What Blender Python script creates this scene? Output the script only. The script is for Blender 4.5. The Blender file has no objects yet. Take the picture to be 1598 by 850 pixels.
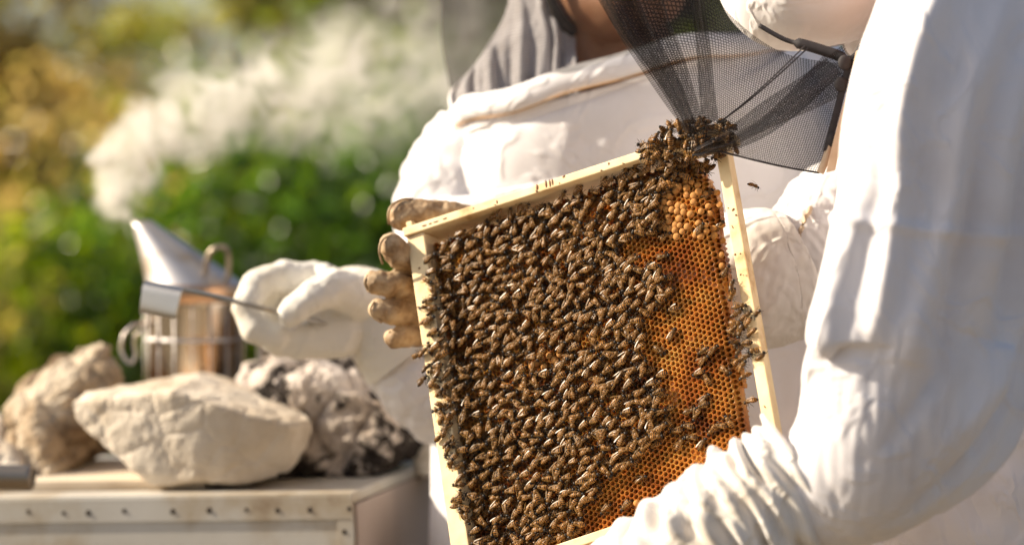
import bpy, bmesh, math, random
import numpy as np
from mathutils import Vector, Matrix, noise

random.seed(7); rng = np.random.default_rng(7)
scene = bpy.context.scene
C = scene.collection
R = math.radians

# ---------------------------------------------------------------- camera
FPX = 3995.0                      # focal length in photograph pixels (1598 wide)
CAMP = np.array([0.0, 0.0, 1.25]); PITCH = R(-2.0)
RIGHT = np.array([1.0, 0, 0]); FWD = np.array([0, math.cos(PITCH), math.sin(PITCH)]); UP = np.array([0, -math.sin(PITCH), math.cos(PITCH)])
cd = bpy.data.cameras.new('camera'); cam = bpy.data.objects.new('camera', cd); C.objects.link(cam)
cam.location = CAMP; cam.rotation_euler = (R(90) + PITCH, 0, 0)
cd.sensor_width = 36; cd.lens = 90; cd.clip_start = 0.05; cd.clip_end = 3000
cd.dof.use_dof = True; cd.dof.focus_distance = 2.37; cd.dof.aperture_fstop = 2.6; cd.dof.aperture_blades = 0
scene.camera = cam

# ---------------------------------------------------------------- light
SUN = np.array([-0.85, 0.10, 0.52]); SUN /= np.linalg.norm(SUN)
world = bpy.data.worlds.new('World'); scene.world = world; world.use_nodes = True
wn = world.node_tree; sky = wn.nodes.new('ShaderNodeTexSky'); sky.sky_type = 'NISHITA'; sky.sun_disc = False
sky.sun_elevation = math.asin(SUN[2]); sky.sun_rotation = math.atan2(SUN[0], SUN[1]); sky.air_density = 1.0; sky.dust_density = 2.6; sky.ozone_density = 0.6
bg = wn.nodes['Background']; bg.inputs['Strength'].default_value = 0.072
wn.links.new(sky.outputs[0], bg.inputs[0])
sl = bpy.data.lights.new('sun', 'SUN'); sl.energy = 5.0; sl.angle = R(0.5); sl.color = (1.0, 0.87, 0.68)
so = bpy.data.objects.new('sun', sl); C.objects.link(so); so.location = (-6, -2, 8)
so.rotation_euler = Vector(SUN).to_track_quat('Z', 'Y').to_euler()
scene.view_settings.view_transform = 'Standard'; scene.view_settings.look = 'None'
scene.view_settings.exposure = 0.98; scene.view_settings.gamma = 1.0
scene.render.engine = 'CYCLES'
scene.cycles.transparent_max_bounces = 24; scene.cycles.volume_bounces = 2; scene.cycles.use_denoising = True

# ---------------------------------------------------------------- helpers
def P(px, py, d):
    return CAMP + d * (FWD + RIGHT * (px - 799) / FPX + UP * (425 - py) / FPX)
def PD(v):
    q = np.asarray(v) - CAMP; d = q @ FWD
    return 799 + FPX * (q @ RIGHT) / d, 425 - FPX * (q @ UP) / d, d

def link(o, parent=None, mats=None):
    C.objects.link(o)
    if parent is not None: o.parent = parent
    if mats is not None:
        for m in (mats if isinstance(mats, (list, tuple)) else [mats]): o.data.materials.append(m)
    return o
def mk(name, V, F, mat=None, parent=None, smooth=True):
    me = bpy.data.meshes.new(name); V = np.asarray(V, dtype=float)
    if isinstance(F, np.ndarray):
        n, k = F.shape
        me.vertices.add(len(V)); me.vertices.foreach_set('co', V.ravel().astype(np.float32))
        me.loops.add(n * k); me.loops.foreach_set('vertex_index', F.ravel().astype(np.int32))
        me.polygons.add(n); me.polygons.foreach_set('loop_start', np.arange(0, n * k, k, dtype=np.int32))
        me.update(calc_edges=True); me.validate()
    else:
        me.from_pydata(V.tolist(), [], F); me.update()
    me.polygons.foreach_set('use_smooth', [smooth] * len(me.polygons))
    return link(bpy.data.objects.new(name, me), parent, mat)
def from_bm(name, bm, mat=None, parent=None, smooth=False):
    me = bpy.data.meshes.new(name); bm.to_mesh(me); bm.free()
    me.polygons.foreach_set('use_smooth', [smooth] * len(me.polygons))
    return link(bpy.data.objects.new(name, me), parent, mat)
def empty(name, loc=(0, 0, 0)):
    o = bpy.data.objects.new(name, None); C.objects.link(o); o.location = loc; o.empty_display_size = .05
    return o
def tag(o, label, cat=None, group=None, kind=None):
    if label: o['label'] = label
    if cat: o['category'] = cat
    if group: o['group'] = group
    if kind: o['kind'] = kind
    return o
def hang(parent, *objs):
    """keep world positions of already-built meshes when their thing's Empty is not at the origin"""
    bpy.context.view_layer.update()
    for o in objs:
        o.parent = parent; o.matrix_parent_inverse = parent.matrix_world.inverted()

def box8(c):            # 8 corners: 4 front (ccw) then 4 back
    return np.array(c), [(0, 1, 2, 3), (7, 6, 5, 4), (0, 4, 5, 1), (1, 5, 6, 2), (2, 6, 7, 3), (3, 7, 4, 0)]
def bevel_mesh(V, F, w, seg=2):
    bm = bmesh.new(); vs = [bm.verts.new(v) for v in V]
    for f in F: bm.faces.new([vs[i] for i in f])
    bmesh.ops.recalc_face_normals(bm, faces=bm.faces)
    bmesh.ops.bevel(bm, geom=list(bm.edges), offset=w, segments=seg, affect='EDGES', profile=.6)
    return bm
def catmull(ctrl, n):
    c = np.asarray(ctrl, float); m = len(c); out = []
    for x in np.linspace(0, m - 1, n):
        i = min(int(x), m - 2); t = x - i
        p0, p1, p2, p3 = c[max(i - 1, 0)], c[i], c[i + 1], c[min(i + 2, m - 1)]
        out.append(.5 * ((2 * p1) + (-p0 + p2) * t + (2 * p0 - 5 * p1 + 4 * p2 - p3) * t * t + (-p0 + 3 * p1 - 3 * p2 + p3) * t ** 3))
    return np.array(out)
def unit(v): return v / (np.linalg.norm(v, axis=-1, keepdims=True) + 1e-12)
def sweep(path, rad, nv=8, mat=None, name='tube', parent=None, caps=True, smooth=True):
    """round tube along 3-D points"""
    path = np.asarray(path, float); n = len(path); rad = np.broadcast_to(np.asarray(rad, float), (n,))
    t = unit(np.gradient(path, axis=0)); ref = np.array([0.31, 0.5, 0.81]); V = []
    a = unit(np.cross(t, ref)); b = np.cross(a, t)
    th = np.linspace(0, 2 * math.pi, nv, endpoint=False)
    V = (path[:, None] + rad[:, None, None] * (a[:, None] * np.cos(th)[None, :, None] + b[:, None] * np.sin(th)[None, :, None])).reshape(-1, 3)
    F = [(i * nv + j, i * nv + (j + 1) % nv, (i + 1) * nv + (j + 1) % nv, (i + 1) * nv + j) for i in range(n - 1) for j in range(nv)]
    if caps: F += [tuple(range(nv))[::-1], tuple((n - 1) * nv + j for j in range(nv))]
    if name is None: return V, F
    return mk(name, V, F, mat, parent, smooth)
def tube_grid(ctrl, nu, nv, sq=1.0, turn=0.0):
    """ctrl rows (px, py, depth, half-width mm across the picture, half-depth mm) -> (nu, nv, 3) closed sleeve"""
    c = catmull([list(P(r[0], r[1], r[2])) + [r[3] / 1000, r[4] / 1000] for r in ctrl], nu)
    p = c[:, :3]; t = unit(np.gradient(p, axis=0)); a = unit(np.cross(t, FWD)); b = unit(np.cross(a, t)); tq = np.broadcast_to(np.asarray(turn, float), (nu,))[:, None]
    a, b = a * np.cos(tq) + b * np.sin(tq), b * np.cos(tq) - a * np.sin(tq)
    th = np.linspace(0, 2 * math.pi, nv, endpoint=False); ct, st = np.cos(th), np.sin(th)
    ct = np.sign(ct) * abs(ct) ** sq; st = np.sign(st) * abs(st) ** sq
    return p[:, None] + a[:, None] * (c[:, 3][:, None] * ct)[..., None] + b[:, None] * (c[:, 4][:, None] * st)[..., None]
def fbm(p, sc, seed=0, oct=3):
    o = Vector((seed * 13.7, seed * 7.1, seed * 3.3))
    return np.array([noise.fractal(Vector(q) * sc + o, 1.0, 2.0, oct) for q in np.asarray(p).reshape(-1, 3)])
def gnormal(T, per):
    du = np.gradient(T, axis=0)
    dv = (np.roll(T, -1, 1) - np.roll(T, 1, 1)) if per else np.gradient(T, axis=1)
    return unit(np.cross(dv, du))
def drape(T, per=True, eu=1.04, ev=1.02, it=120, k=.02, amp=.004, freq=18., seed=1, bend=.35, stretch=(1, 1, 1), pin=2, lam=26, kh=.5):
    """buckle a cloth grid: rest lengths longer than the target shape, softly held to it, so real folds form"""
    nu, nv = T.shape[:2]; idx = np.arange(nu * nv).reshape(nu, nv); T0 = T.reshape(-1, 3); N = gnormal(T, per).reshape(-1, 3)
    nz = fbm(T0 * np.array(stretch), freq, seed, 2) + .5 * fbm(T0 * np.array(stretch), freq * 2.3, seed + 5, 2)
    X = T0 + N * (nz * amp)[:, None]
    I, J, L, W = [], [], [], []
    def add(a, b, ex, w):
        a = a.ravel(); b = b.ravel(); I.append(a); J.append(b)
        e = ex.ravel()[a] if isinstance(ex, np.ndarray) else ex
        L.append(np.linalg.norm(T0[a] - T0[b], axis=1) * e); W.append(np.full(len(a), w))
    eu_ = np.broadcast_to(np.asarray(eu, float).reshape(-1, 1), (nu, nv)).copy() if np.ndim(eu) else eu
    em = (eu_ + ev) / 2
    def vpair(s):
        return (idx, np.roll(idx, -s, 1)) if per else (idx[:, :-s], idx[:, s:])
    add(idx[:-1], idx[1:], eu_, 1.); add(*vpair(1), ev, 1.)
    a, b = vpair(1); add(a[:-1], b[1:], em, .6); add(b[:-1], a[1:], em, .6)
    add(idx[:-2], idx[2:], 1.0 if bend > .5 else eu_ * 1.0, bend); add(*vpair(2), ev, bend)
    I = np.concatenate(I); J = np.concatenate(J); L = np.concatenate(L); W = np.concatenate(W)
    cnt = np.bincount(I, W, len(T0)) + np.bincount(J, W, len(T0))
    kk = np.full((nu, nv), k)
    if pin: kk[:pin] = .6; kk[-pin:] = .6
    kk = kk.reshape(-1, 1)
    fu = np.fft.fftfreq(2 * nu)[:, None] * lam; fv = np.fft.fftfreq(nv if per else 2 * nv)[None, :] * lam
    G = np.exp(-4.0 * (fu ** 2 + fv ** 2))[..., None]
    def low(Dv):
        Dv = Dv.reshape(nu, nv, 3); E = np.concatenate([Dv, Dv[::-1]], 0)
        if not per: E = np.concatenate([E, E[:, ::-1]], 1)
        return np.fft.ifft2(np.fft.fft2(E, axes=(0, 1)) * G, axes=(0, 1)).real[:nu, :nv].reshape(-1, 3)
    for _ in range(it):
        D = X[J] - X[I]; l = np.linalg.norm(D, axis=1) + 1e-9
        cr = D * ((l - L) / l * .5 * W)[:, None]
        for q in range(3):
            X[:, q] += 1.6 * (np.bincount(I, cr[:, q], len(X)) - np.bincount(J, cr[:, q], len(X))) / cnt
        X += kk * (T0 - X)
        if _ % 3 == 0: X -= kh * low(X - T0)
    return X.reshape(nu, nv, 3)
def relax(X, per, n=1, s=.5):
    for _ in range(n):
        Y = X.copy(); Y[1:-1] = (X[2:] + X[:-2]) / 2
        Z = (np.roll(X, 1, 1) + np.roll(X, -1, 1)) / 2 if per else np.concatenate([X[:, :1], (X[:, 2:] + X[:, :-2]) / 2, X[:, -1:]], 1)
        X = X * (1 - s) + s * (Y + Z) / 2
    return X
def grid_mesh(name, X, per, mat, parent, caps=False, uv=False, thick=0):
    nu, nv = X.shape[:2]; idx = np.arange(nu * nv).reshape(nu, nv)
    if per: a, b = idx, np.roll(idx, -1, 1)
    else: a, b = idx[:, :-1], idx[:, 1:]
    F = np.stack([a[:-1], b[:-1], b[1:], a[1:]], -1).reshape(-1, 4)
    V = X.reshape(-1, 3)
    if caps:
        V = np.concatenate([V, X[:1].mean(1), X[-1:].mean(1)]); n = nu * nv
        r0, r1 = idx[0], idx[-1]; e0, e1 = np.roll(r0, -1), np.roll(r1, -1)
        Fl = [tuple(f) for f in F] + [(int(q), int(p), n) for p, q in zip(r0, e0)] + [(int(p), int(q), n + 1) for p, q in zip(r1, e1)]
        o = mk(name, V, Fl, mat, parent)
    else: o = mk(name, V, F, mat, parent)
    if uv and not per:
        lu = np.concatenate([[0], np.cumsum(np.linalg.norm(np.diff(X[:, nv // 2], axis=0), axis=1))])
        lv = np.concatenate([[0], np.cumsum(np.linalg.norm(np.diff(X[nu // 2], axis=0), axis=1))])
        UVc = np.stack([np.broadcast_to(lv[None, :], (nu, nv)), np.broadcast_to(lu[:, None], (nu, nv))], -1).reshape(-1, 2)
        ul = o.data.uv_layers.new(name='UVMap'); vi = np.zeros(len(o.data.loops), np.int32); o.data.loops.foreach_get('vertex_index', vi)
        ul.data.foreach_set('uv', UVc[vi].astype(np.float32).ravel())
    if thick:
        m = o.modifiers.new('thickness', 'SOLIDIFY'); m.thickness = thick; m.offset = 0
    return o
def remeshed(bm, voxel, smooth=0, sf=.5):
    """union of everything in bm as one continuous surface"""
    me = bpy.data.meshes.new('tmp'); bm.to_mesh(me); bm.free(); o = bpy.data.objects.new('tmp', me); C.objects.link(o)
    m = o.modifiers.new('r', 'REMESH'); m.mode = 'VOXEL'; m.voxel_size = voxel; m.use_smooth_shade = True
    if smooth:
        s = o.modifiers.new('s', 'SMOOTH'); s.iterations = smooth; s.factor = sf
    dg = bpy.context.evaluated_depsgraph_get(); ev = o.evaluated_get(dg)
    out = bpy.data.meshes.new_from_object(ev); bpy.data.objects.remove(o); bpy.data.meshes.remove(me)
    out.polygons.foreach_set('use_smooth', [True] * len(out.polygons))
    return out
def mesh_disp(me, fn):
    n = len(me.vertices); co = np.zeros(n * 3, np.float32); me.vertices.foreach_get('co', co); co = co.reshape(-1, 3).astype(float)
    no = np.zeros(n * 3, np.float32); me.vertices.foreach_get('normal', no); no = no.reshape(-1, 3)
    co2 = co + no * fn(co)[:, None]
    me.vertices.foreach_set('co', co2.astype(np.float32).ravel()); me.update()
def chain(bm, pts, seg=2, sx=(1, 1, 1)):
    """pts: (xyz, r) - overlapping balls along a polyline"""
    for (p, r), (q, s) in zip(pts[:-1], pts[1:]):
        p = np.asarray(p); q = np.asarray(q); n = max(2, int(np.linalg.norm(q - p) / (min(r, s) * .4)) + 1)
        for t in np.linspace(0, 1, n):
            m = Matrix.Translation(Vector(p * (1 - t) + q * t)) @ Matrix.Diagonal((*sx, 1))
            bmesh.ops.create_icosphere(bm, subdivisions=seg, radius=r * (1 - t) + s * t, matrix=m)
def ball(bm, c, rx, ry, rz, rot=None, seg=3):
    m = Matrix.Translation(Vector(c)) @ (rot.to_4x4() if rot else Matrix()) @ Matrix.Diagonal((rx, ry, rz, 1))
    bmesh.ops.create_icosphere(bm, subdivisions=seg, radius=1, matrix=m)

# ---------------------------------------------------------------- materials
def nodes(name):
    m = bpy.data.materials.new(name); m.use_nodes = True; nt = m.node_tree
    return m, nt, nt.nodes['Principled BSDF']
def N(nt, t, **kw):
    n = nt.nodes.new(t)
    for k, v in kw.items():
        if k in n.inputs.keys(): n.inputs[k].default_value = v
        else: setattr(n, k, v)
    return n
def ramp(nt, fac, stops):
    r = nt.nodes.new('ShaderNodeValToRGB'); e = r.color_ramp.elements
    while len(e) < len(stops): e.new(0.5)
    for q, (p, c) in zip(e, stops): q.position = p; q.color = (*c, 1) if len(c) == 3 else c
    nt.links.new(fac, r.inputs[0]); return r
def surf(name, stops, scale=20, detail=6, rough=.8, bump=.2, bscale=None, bdist=.001, metallic=0, stretch=(1, 1, 1), spec=.4, extra=None, coat=0):
    m, nt, b = nodes(name); tc = N(nt, 'ShaderNodeTexCoord'); mp = N(nt, 'ShaderNodeMapping'); mp.inputs['Scale'].default_value = stretch
    nt.links.new(tc.outputs['Object'], mp.inputs[0])
    nz = N(nt, 'ShaderNodeTexNoise', Scale=scale, Detail=detail, Roughness=.6); nt.links.new(mp.outputs[0], nz.inputs['Vector'])
    r = ramp(nt, nz.outputs['Fac'], stops); nt.links.new(r.outputs[0], b.inputs['Base Color'])
    b.inputs['Roughness'].default_value = rough; b.inputs['Metallic'].default_value = metallic; b.inputs['Specular IOR Level'].default_value = spec
    b.inputs['Coat Weight'].default_value = coat
    if bump:
        n2 = N(nt, 'ShaderNodeTexNoise', Scale=bscale or scale * 4, Detail=8, Roughness=.65); nt.links.new(mp.outputs[0], n2.inputs['Vector'])
        bp = N(nt, 'ShaderNodeBump', Strength=bump, Distance=bdist); nt.links.new(n2.outputs['Fac'], bp.inputs['Height']); nt.links.new(bp.outputs[0], b.inputs['Normal'])
    if extra: extra(nt, b, mp)
    return m
M = {}
def cotton(name, col, dirt):
    def ex(nt, b, mp):
        b.inputs['Sheen Weight'].default_value = .15; b.inputs['Sheen Roughness'].default_value = .5
        cz = N(nt, 'ShaderNodeTexNoise', Scale=11, Detail=3, Roughness=.5, Distortion=.9); nt.links.new(mp.outputs[0], cz.inputs['Vector'])
        s1 = N(nt, 'ShaderNodeMath', operation='SUBTRACT'); nt.links.new(cz.outputs[0], s1.inputs[0]); s1.inputs[1].default_value = .5
        s2 = N(nt, 'ShaderNodeMath', operation='ABSOLUTE'); nt.links.new(s1.outputs[0], s2.inputs[0])
        s3 = N(nt, 'ShaderNodeMapRange', interpolation_type='SMOOTHSTEP'); nt.links.new(s2.outputs[0], s3.inputs[0]); s3.inputs[1].default_value = 0; s3.inputs[2].default_value = .07; s3.inputs[3].default_value = 1; s3.inputs[4].default_value = 0
        b1 = N(nt, 'ShaderNodeBump', Strength=.38, Distance=.0035); nt.links.new(s3.outputs[0], b1.inputs['Height']); b0 = b.inputs['Normal'].links[0].from_node; nt.links.new(b1.outputs[0], b0.inputs['Normal'])
        tr = N(nt, 'ShaderNodeBsdfTranslucent'); tr.inputs[0].default_value = (*[min(1, c * 1.0) for c in col], 1)
        mx = N(nt, 'ShaderNodeMixShader'); mx.inputs[0].default_value = .10
        out = nt.nodes['Material Output']; nt.links.new(b.outputs[0], mx.inputs[1]); nt.links.new(tr.outputs[0], mx.inputs[2]); nt.links.new(mx.outputs[0], out.inputs[0])
    return surf(name, [(.27, tuple(c * k for c, k in zip(dirt, (.88, .80, .70)))), (.36, dirt), (.52, col), (1, col)], scale=7, detail=8, rough=.9, bump=.22, bscale=420, bdist=.0006, spec=.15, extra=ex)
M['suit'] = cotton('white_cotton', (.79, .77, .785), (.72, .69, .69))
M['suit_b'] = cotton('white_cotton_near', (.77, .745, .77), (.68, .645, .655))
M['canvas'] = cotton('canvas', (.78, .745, .715), (.68, .61, .53))
M['glove_w'] = cotton('white_goatskin', (.80, .765, .70), (.66, .59, .48))
M['leather'] = surf('brown_leather', [(.3, (.12, .065, .03)), (.44, (.30, .19, .10)), (.58, (.46, .33, .20)), (.85, (.56, .44, .30))], scale=55, detail=9, rough=.62, bump=.7, bscale=230, bdist=.0012)
M['pine'] = surf('pine', [(.26, (.34, .18, .06)), (.36, (.62, .41, .19)), (.46, (.78, .58, .32)), (.6, (.84, .66, .39)), (.8, (.88, .73, .48))], scale=26, detail=10, rough=.6, bump=.4, bscale=90, bdist=.0004, stretch=(1.2, 1.2, 1.2))
M['stain'] = surf('propolis', [(.3, (.12, .045, .012)), (.8, (.3, .12, .03))], scale=200, rough=.5, bump=.3)
M['skin'] = surf('skin', [(.35, (.46, .21, .105)), (.7, (.60, .32, .18))], scale=14, detail=6, rough=.5, bump=.15, bscale=300, bdist=.0004)
M['skin'].node_tree.nodes['Principled BSDF'].inputs['Subsurface Weight'].default_value = .1
M['skin'].node_tree.nodes['Principled BSDF'].inputs['Subsurface Radius'].default_value = (.01, .004, .002)
M['grey_cloth'] = cotton('grey_scarf', (.78, .74, .75), (.62, .58, .59))
M['black'] = surf('black_trim', [(.3, (.02, .016, .018)), (.8, (.045, .04, .042))], scale=80, rough=.75, bump=.3)
M['hair'] = surf('dark_hair', [(.3, (.012, .009, .008)), (.8, (.04, .028, .02))], scale=120, rough=.5, bump=.5)
M['tan_tape'] = surf('tan_tape', [(.3, (.50, .36, .24)), (.8, (.62, .48, .35))], scale=60, rough=.85, bump=.3)
M['thread'] = surf('ochre_thread', [(.3, (.55, .27, .07)), (.8, (.72, .42, .15))], scale=200, rough=.8, bump=.2)
def metal(name, col, rough, rust=None, rs=12):
    st = [(.3, col), (.75, tuple(min(1, c * 1.15) for c in col))] if rust is None else [(.36, rust), (.5, col), (.9, col)]
    return surf(name, st, scale=rs, detail=7, rough=rough, bump=.12, bscale=60, metallic=1, bdist=.0006)
M['steel'] = metal('brushed_steel', (.34, .325, .31), .34)
M['tin'] = metal('smoker_tin', (.52, .46, .39), .20, (.46, .26, .12), 14)
M['cone'] = metal('smoker_cone_tin', (.56, .53, .52), .48, (.40, .31, .22), 16)
M['copper'] = metal('copper', (.50, .31, .19), .35)
M['dullbar'] = metal('dull_bronze', (.30, .25, .20), .45)
M['rock'] = surf('limestone', [(.27, (.30, .21, .13)), (.40, (.50, .41, .31)), (.54, (.64, .56, .46)), (.85, (.72, .65, .56))], scale=9, detail=12, rough=.93, bump=.9, bscale=34, bdist=.004, spec=.15)
def spotted(nt, b, mp):
    n = N(nt, 'ShaderNodeTexNoise', Scale=17, Detail=9, Roughness=.68); nt.links.new(mp.outputs[0], n.inputs['Vector'])
    n2 = N(nt, 'ShaderNodeTexNoise', Scale=5, Detail=2); nt.links.new(mp.outputs[0], n2.inputs['Vector'])
    ad = N(nt, 'ShaderNodeMath', operation='MULTIPLY_ADD'); nt.links.new(n2.outputs[0], ad.inputs[0]); ad.inputs[1].default_value = .6; nt.links.new(n.outputs[0], ad.inputs[2])
    r = ramp(nt, ad.outputs[0], [(.745, (0, 0, 0)), (.775, (1, 1, 1))])
    mx = N(nt, 'ShaderNodeMixRGB'); mx.inputs[2].default_value = (.035, .028, .024, 1)
    old = b.inputs['Base Color'].links[0].from_socket; nt.links.new(r.outputs[0], mx.inputs[0]); nt.links.new(old, mx.inputs[1]); nt.links.new(mx.outputs[0], b.inputs['Base Color'])
M['rock_spot'] = surf('lichen_limestone', [(.3, (.24, .17, .12)), (.45, (.44, .37, .31)), (.65, (.62, .55, .50))], scale=11, detail=12, rough=.95, bump=1.0, bscale=40, bdist=.005, spec=.1, extra=spotted)
M['rock_dark'] = surf('earthy_limestone', [(.40, (.11, .07, .04)), (.50, (.32, .24, .16)), (.58, (.52, .44, .34)), (.85, (.60, .53, .43))], scale=8, detail=11, rough=.95, bump=1.0, bscale=36, bdist=.005, spec=.1)
M['tinsheet'] = surf('weathered_tin_sheet', [(.33, (.26, .18, .11)), (.42, (.44, .37, .28)), (.54, (.54, .51, .46)), (.9, (.62, .60, .57))], scale=9, detail=10, rough=.5, bump=.15, bscale=50, metallic=.25)
M['hive_side'] = surf('painted_hive_side', [(.3, (.36, .28, .24)), (.7, (.45, .37, .33))], scale=6, rough=.7, bump=.2, stretch=(1, 1, .25))
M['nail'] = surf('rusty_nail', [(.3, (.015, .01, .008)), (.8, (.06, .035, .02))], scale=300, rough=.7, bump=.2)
M['old_wood'] = surf('old_board', [(.3, (.34, .25, .16)), (.55, (.62, .53, .42)), (.8, (.72, .65, .55))], scale=9, rough=.85, bump=.4, stretch=(.3, 2, 2))
def net(name, op, edge, cell):
    m, nt, b = nodes(name); b.inputs['Base Color'].default_value = (.014, .011, .012, 1); b.inputs['Roughness'].default_value = .5; b.inputs['Specular IOR Level'].default_value = .35
    uv = N(nt, 'ShaderNodeTexCoord'); mp = N(nt, 'ShaderNodeMapping'); mp.inputs['Scale'].default_value = (1 / cell,) * 3; nt.links.new(uv.outputs['UV'], mp.inputs[0])
    vo = N(nt, 'ShaderNodeTexVoronoi', feature='DISTANCE_TO_EDGE', Scale=1.0, Randomness=.22); nt.links.new(mp.outputs[0], vo.inputs['Vector'])
    mr = N(nt, 'ShaderNodeMapRange', interpolation_type='SMOOTHSTEP'); nt.links.new(vo.outputs['Distance'], mr.inputs[0])
    mr.inputs[1].default_value = .05; mr.inputs[2].default_value = .30; mr.inputs[3].default_value = edge; mr.inputs[4].default_value = op
    tr = N(nt, 'ShaderNodeBsdfTransparent'); mx = N(nt, 'ShaderNodeMixShader'); out = nt.nodes['Material Output']
    nt.links.new(mr.outputs[0], mx.inputs[0]); nt.links.new(tr.outputs[0], mx.inputs[1]); nt.links.new(b.outputs[0], mx.inputs[2]); nt.links.new(mx.outputs[0], out.inputs[0])
    return m
M['net'] = net('black_veil_net', .20, .84, .0021)
M['net_dense'] = net('black_veil_net_gathered', .22, .80, .0020)
M['net_a'] = net('black_veil_net_fine', .20, .58, .0024)
def leafmat(name, cols, gloss=.35):
    m, nt, b = nodes(name); g = N(nt, 'ShaderNodeNewGeometry')
    r = ramp(nt, g.outputs['Random Per Island'], [(i / max(1, len(cols) - 1), c) for i, c in enumerate(cols)])
    nt.links.new(r.outputs[0], b.inputs['Base Color']); b.inputs['Roughness'].default_value = gloss * .85; b.inputs['Specular IOR Level'].default_value = .8
    tr = N(nt, 'ShaderNodeBsdfTranslucent'); hs = N(nt, 'ShaderNodeHueSaturation', Value=1.8, Saturation=1.1); nt.links.new(r.outputs[0], hs.inputs['Color']); nt.links.new(hs.outputs[0], tr.inputs[0])
    mx = N(nt, 'ShaderNodeMixShader'); mx.inputs[0].default_value = .55; out = nt.nodes['Material Output']
    nt.links.new(b.outputs[0], mx.inputs[1]); nt.links.new(tr.outputs[0], mx.inputs[2]); nt.links.new(mx.outputs[0], out.inputs[0])
    return m
M['leaf_green'] = leafmat('leaf_green', [(.10, .16, .014), (.17, .23, .018), (.07, .11, .012), (.27, .30, .03)])
M['leaf_dark'] = leafmat('leaf_dark', [(.05, .10, .014), (.08, .15, .018), (.035, .07, .012), (.12, .18, .025)])
M['leaf_yellow'] = leafmat('leaf_yellow', [(.28, .26, .05), (.20, .24, .03), (.38, .30, .09), (.15, .18, .02)])
M['leaf_brown'] = leafmat('leaf_brown', [(.38, .25, .09), (.24, .16, .05), (.54, .42, .18), (.34, .30, .07), (.44, .31, .12), (.24, .25, .05)])  # brown foliage, lightened so its colour also carries the warm lens glow
M['bark'] = surf('bark', [(.3, (.06, .04, .028)), (.7, (.16, .11, .075))], scale=18, rough=.95, bump=.9, bscale=40, bdist=.01, stretch=(1, 1, .2))
M['ground'] = surf('grassy_earth', [(.3, (.09, .085, .04)), (.5, (.17, .13, .08)), (.75, (.26, .20, .14))], scale=1.5, detail=12, rough=.95, bump=.6, bscale=30, bdist=.02)

# ---------------------------------------------------------------- ground and planting behind
gx = np.linspace(-1, 1, 61); gx = np.sign(gx) * abs(gx) ** 2.2 * 900
GX, GY = np.meshgrid(gx, gx + 4, indexing='ij'); Z = np.array([.05 * noise.noise(Vector((x * .3, y * .3, 0))) for x, y in zip(GX.ravel(), GY.ravel())])
Z *= np.clip((np.hypot(GX.ravel(), GY.ravel() - 2.6) - 2.2) / 2, 0, 1)
ii = np.arange(61 * 61).reshape(61, 61)
g = mk('ground', np.stack([GX.ravel(), GY.ravel(), Z], -1), np.stack([ii[:-1, :-1], ii[1:, :-1], ii[1:, 1:], ii[:-1, 1:]], -1).reshape(-1, 4), M['ground'])
tag(g, 'grassy ground under the hives and shrubs', kind='structure')

def leaves(centres, spread, n_each, size, seed, flat=.5):
    r = np.random.default_rng(seed); c = np.repeat(centres, n_each, 0); n = len(c)
    p = c + r.normal(0, 1, (n, 3)) * np.repeat(spread, n_each)[:, None] * np.array([1, 1, .8])
    d = unit(r.normal(0, 1, (n, 3)) + np.array([0, 0, -.25])); up = unit(np.cross(d, r.normal(0, 1, (n, 3)))); s = np.cross(up, d)
    L = size * r.uniform(.65, 1.35, n)[:, None]; w = L * .42
    a = p - d * L * .5; e = p + d * L * .5; m = p - d * L * .06
    V = np.stack([a, m + s * w * .5 + up * w * .18, e, m - s * w * .5 + up * w * .18], 1).reshape(-1, 3)
    i = np.arange(n) * 4
    F = np.concatenate([np.stack([i, i + 1, i + 2], -1), np.stack([i, i + 2, i + 3], -1)])
    return V, F
def plant(name, label, cat, x, y, base_h, rx, rz, nclump, per, size, mat, seed, group, trunk_r=.05, ry=None, hollow=.35):
    root = empty(name, (x, y, 0)); tag(root, label, cat, group); r = np.random.default_rng(seed)
    ry = ry or rx; q = unit(r.normal(0, 1, (nclump, 3))) * (r.uniform(hollow, 1, nclump) ** .6)[:, None]
    cen = np.array([0, 0, base_h + rz]) + q * np.array([rx, ry, rz]); cen[:, 2] = np.maximum(cen[:, 2], .12)
    V, F = leaves(cen, r.uniform(.07, .16, nclump) * (rx / .9) ** .5, per, size, seed + 1)
    V[:, 2] = np.maximum(V[:, 2], .02)
    mk('crown', V, F, mat, root)
    vs, fs, off = [], [], 0          # trunk with limbs, one mesh
    top = base_h + rz * 1.1
    def limb(p0, p1, r0, r1, w):
        nonlocal off
        t = np.linspace(0, 1, 7)[:, None]; pts = p0 * (1 - t) + p1 * t + np.sin(t * 3.0) * r.normal(0, w, 3)
        v, f = sweep(pts, np.linspace(r0, r1, 7), 7, name=None); vs.append(v); fs.extend([tuple(a + off for a in q) for q in f]); off += len(v)
        return pts
    tr = limb(np.array([0, 0, -.05]), np.array([r.normal(0, .1), r.normal(0, .1), top]), trunk_r, trunk_r * .35, .05)
    for k in range(min(12, nclump)):
        s0 = tr[r.integers(2, 6)]; limb(s0, cen[r.integers(0, nclump)], trunk_r * .45, trunk_r * .1, .06)
    mk('trunk', np.concatenate(vs), fs, M['bark'], root)
    return root
GR1 = 'shrubs behind the hives'; GR2 = 'trees at the back of the apiary'
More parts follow.
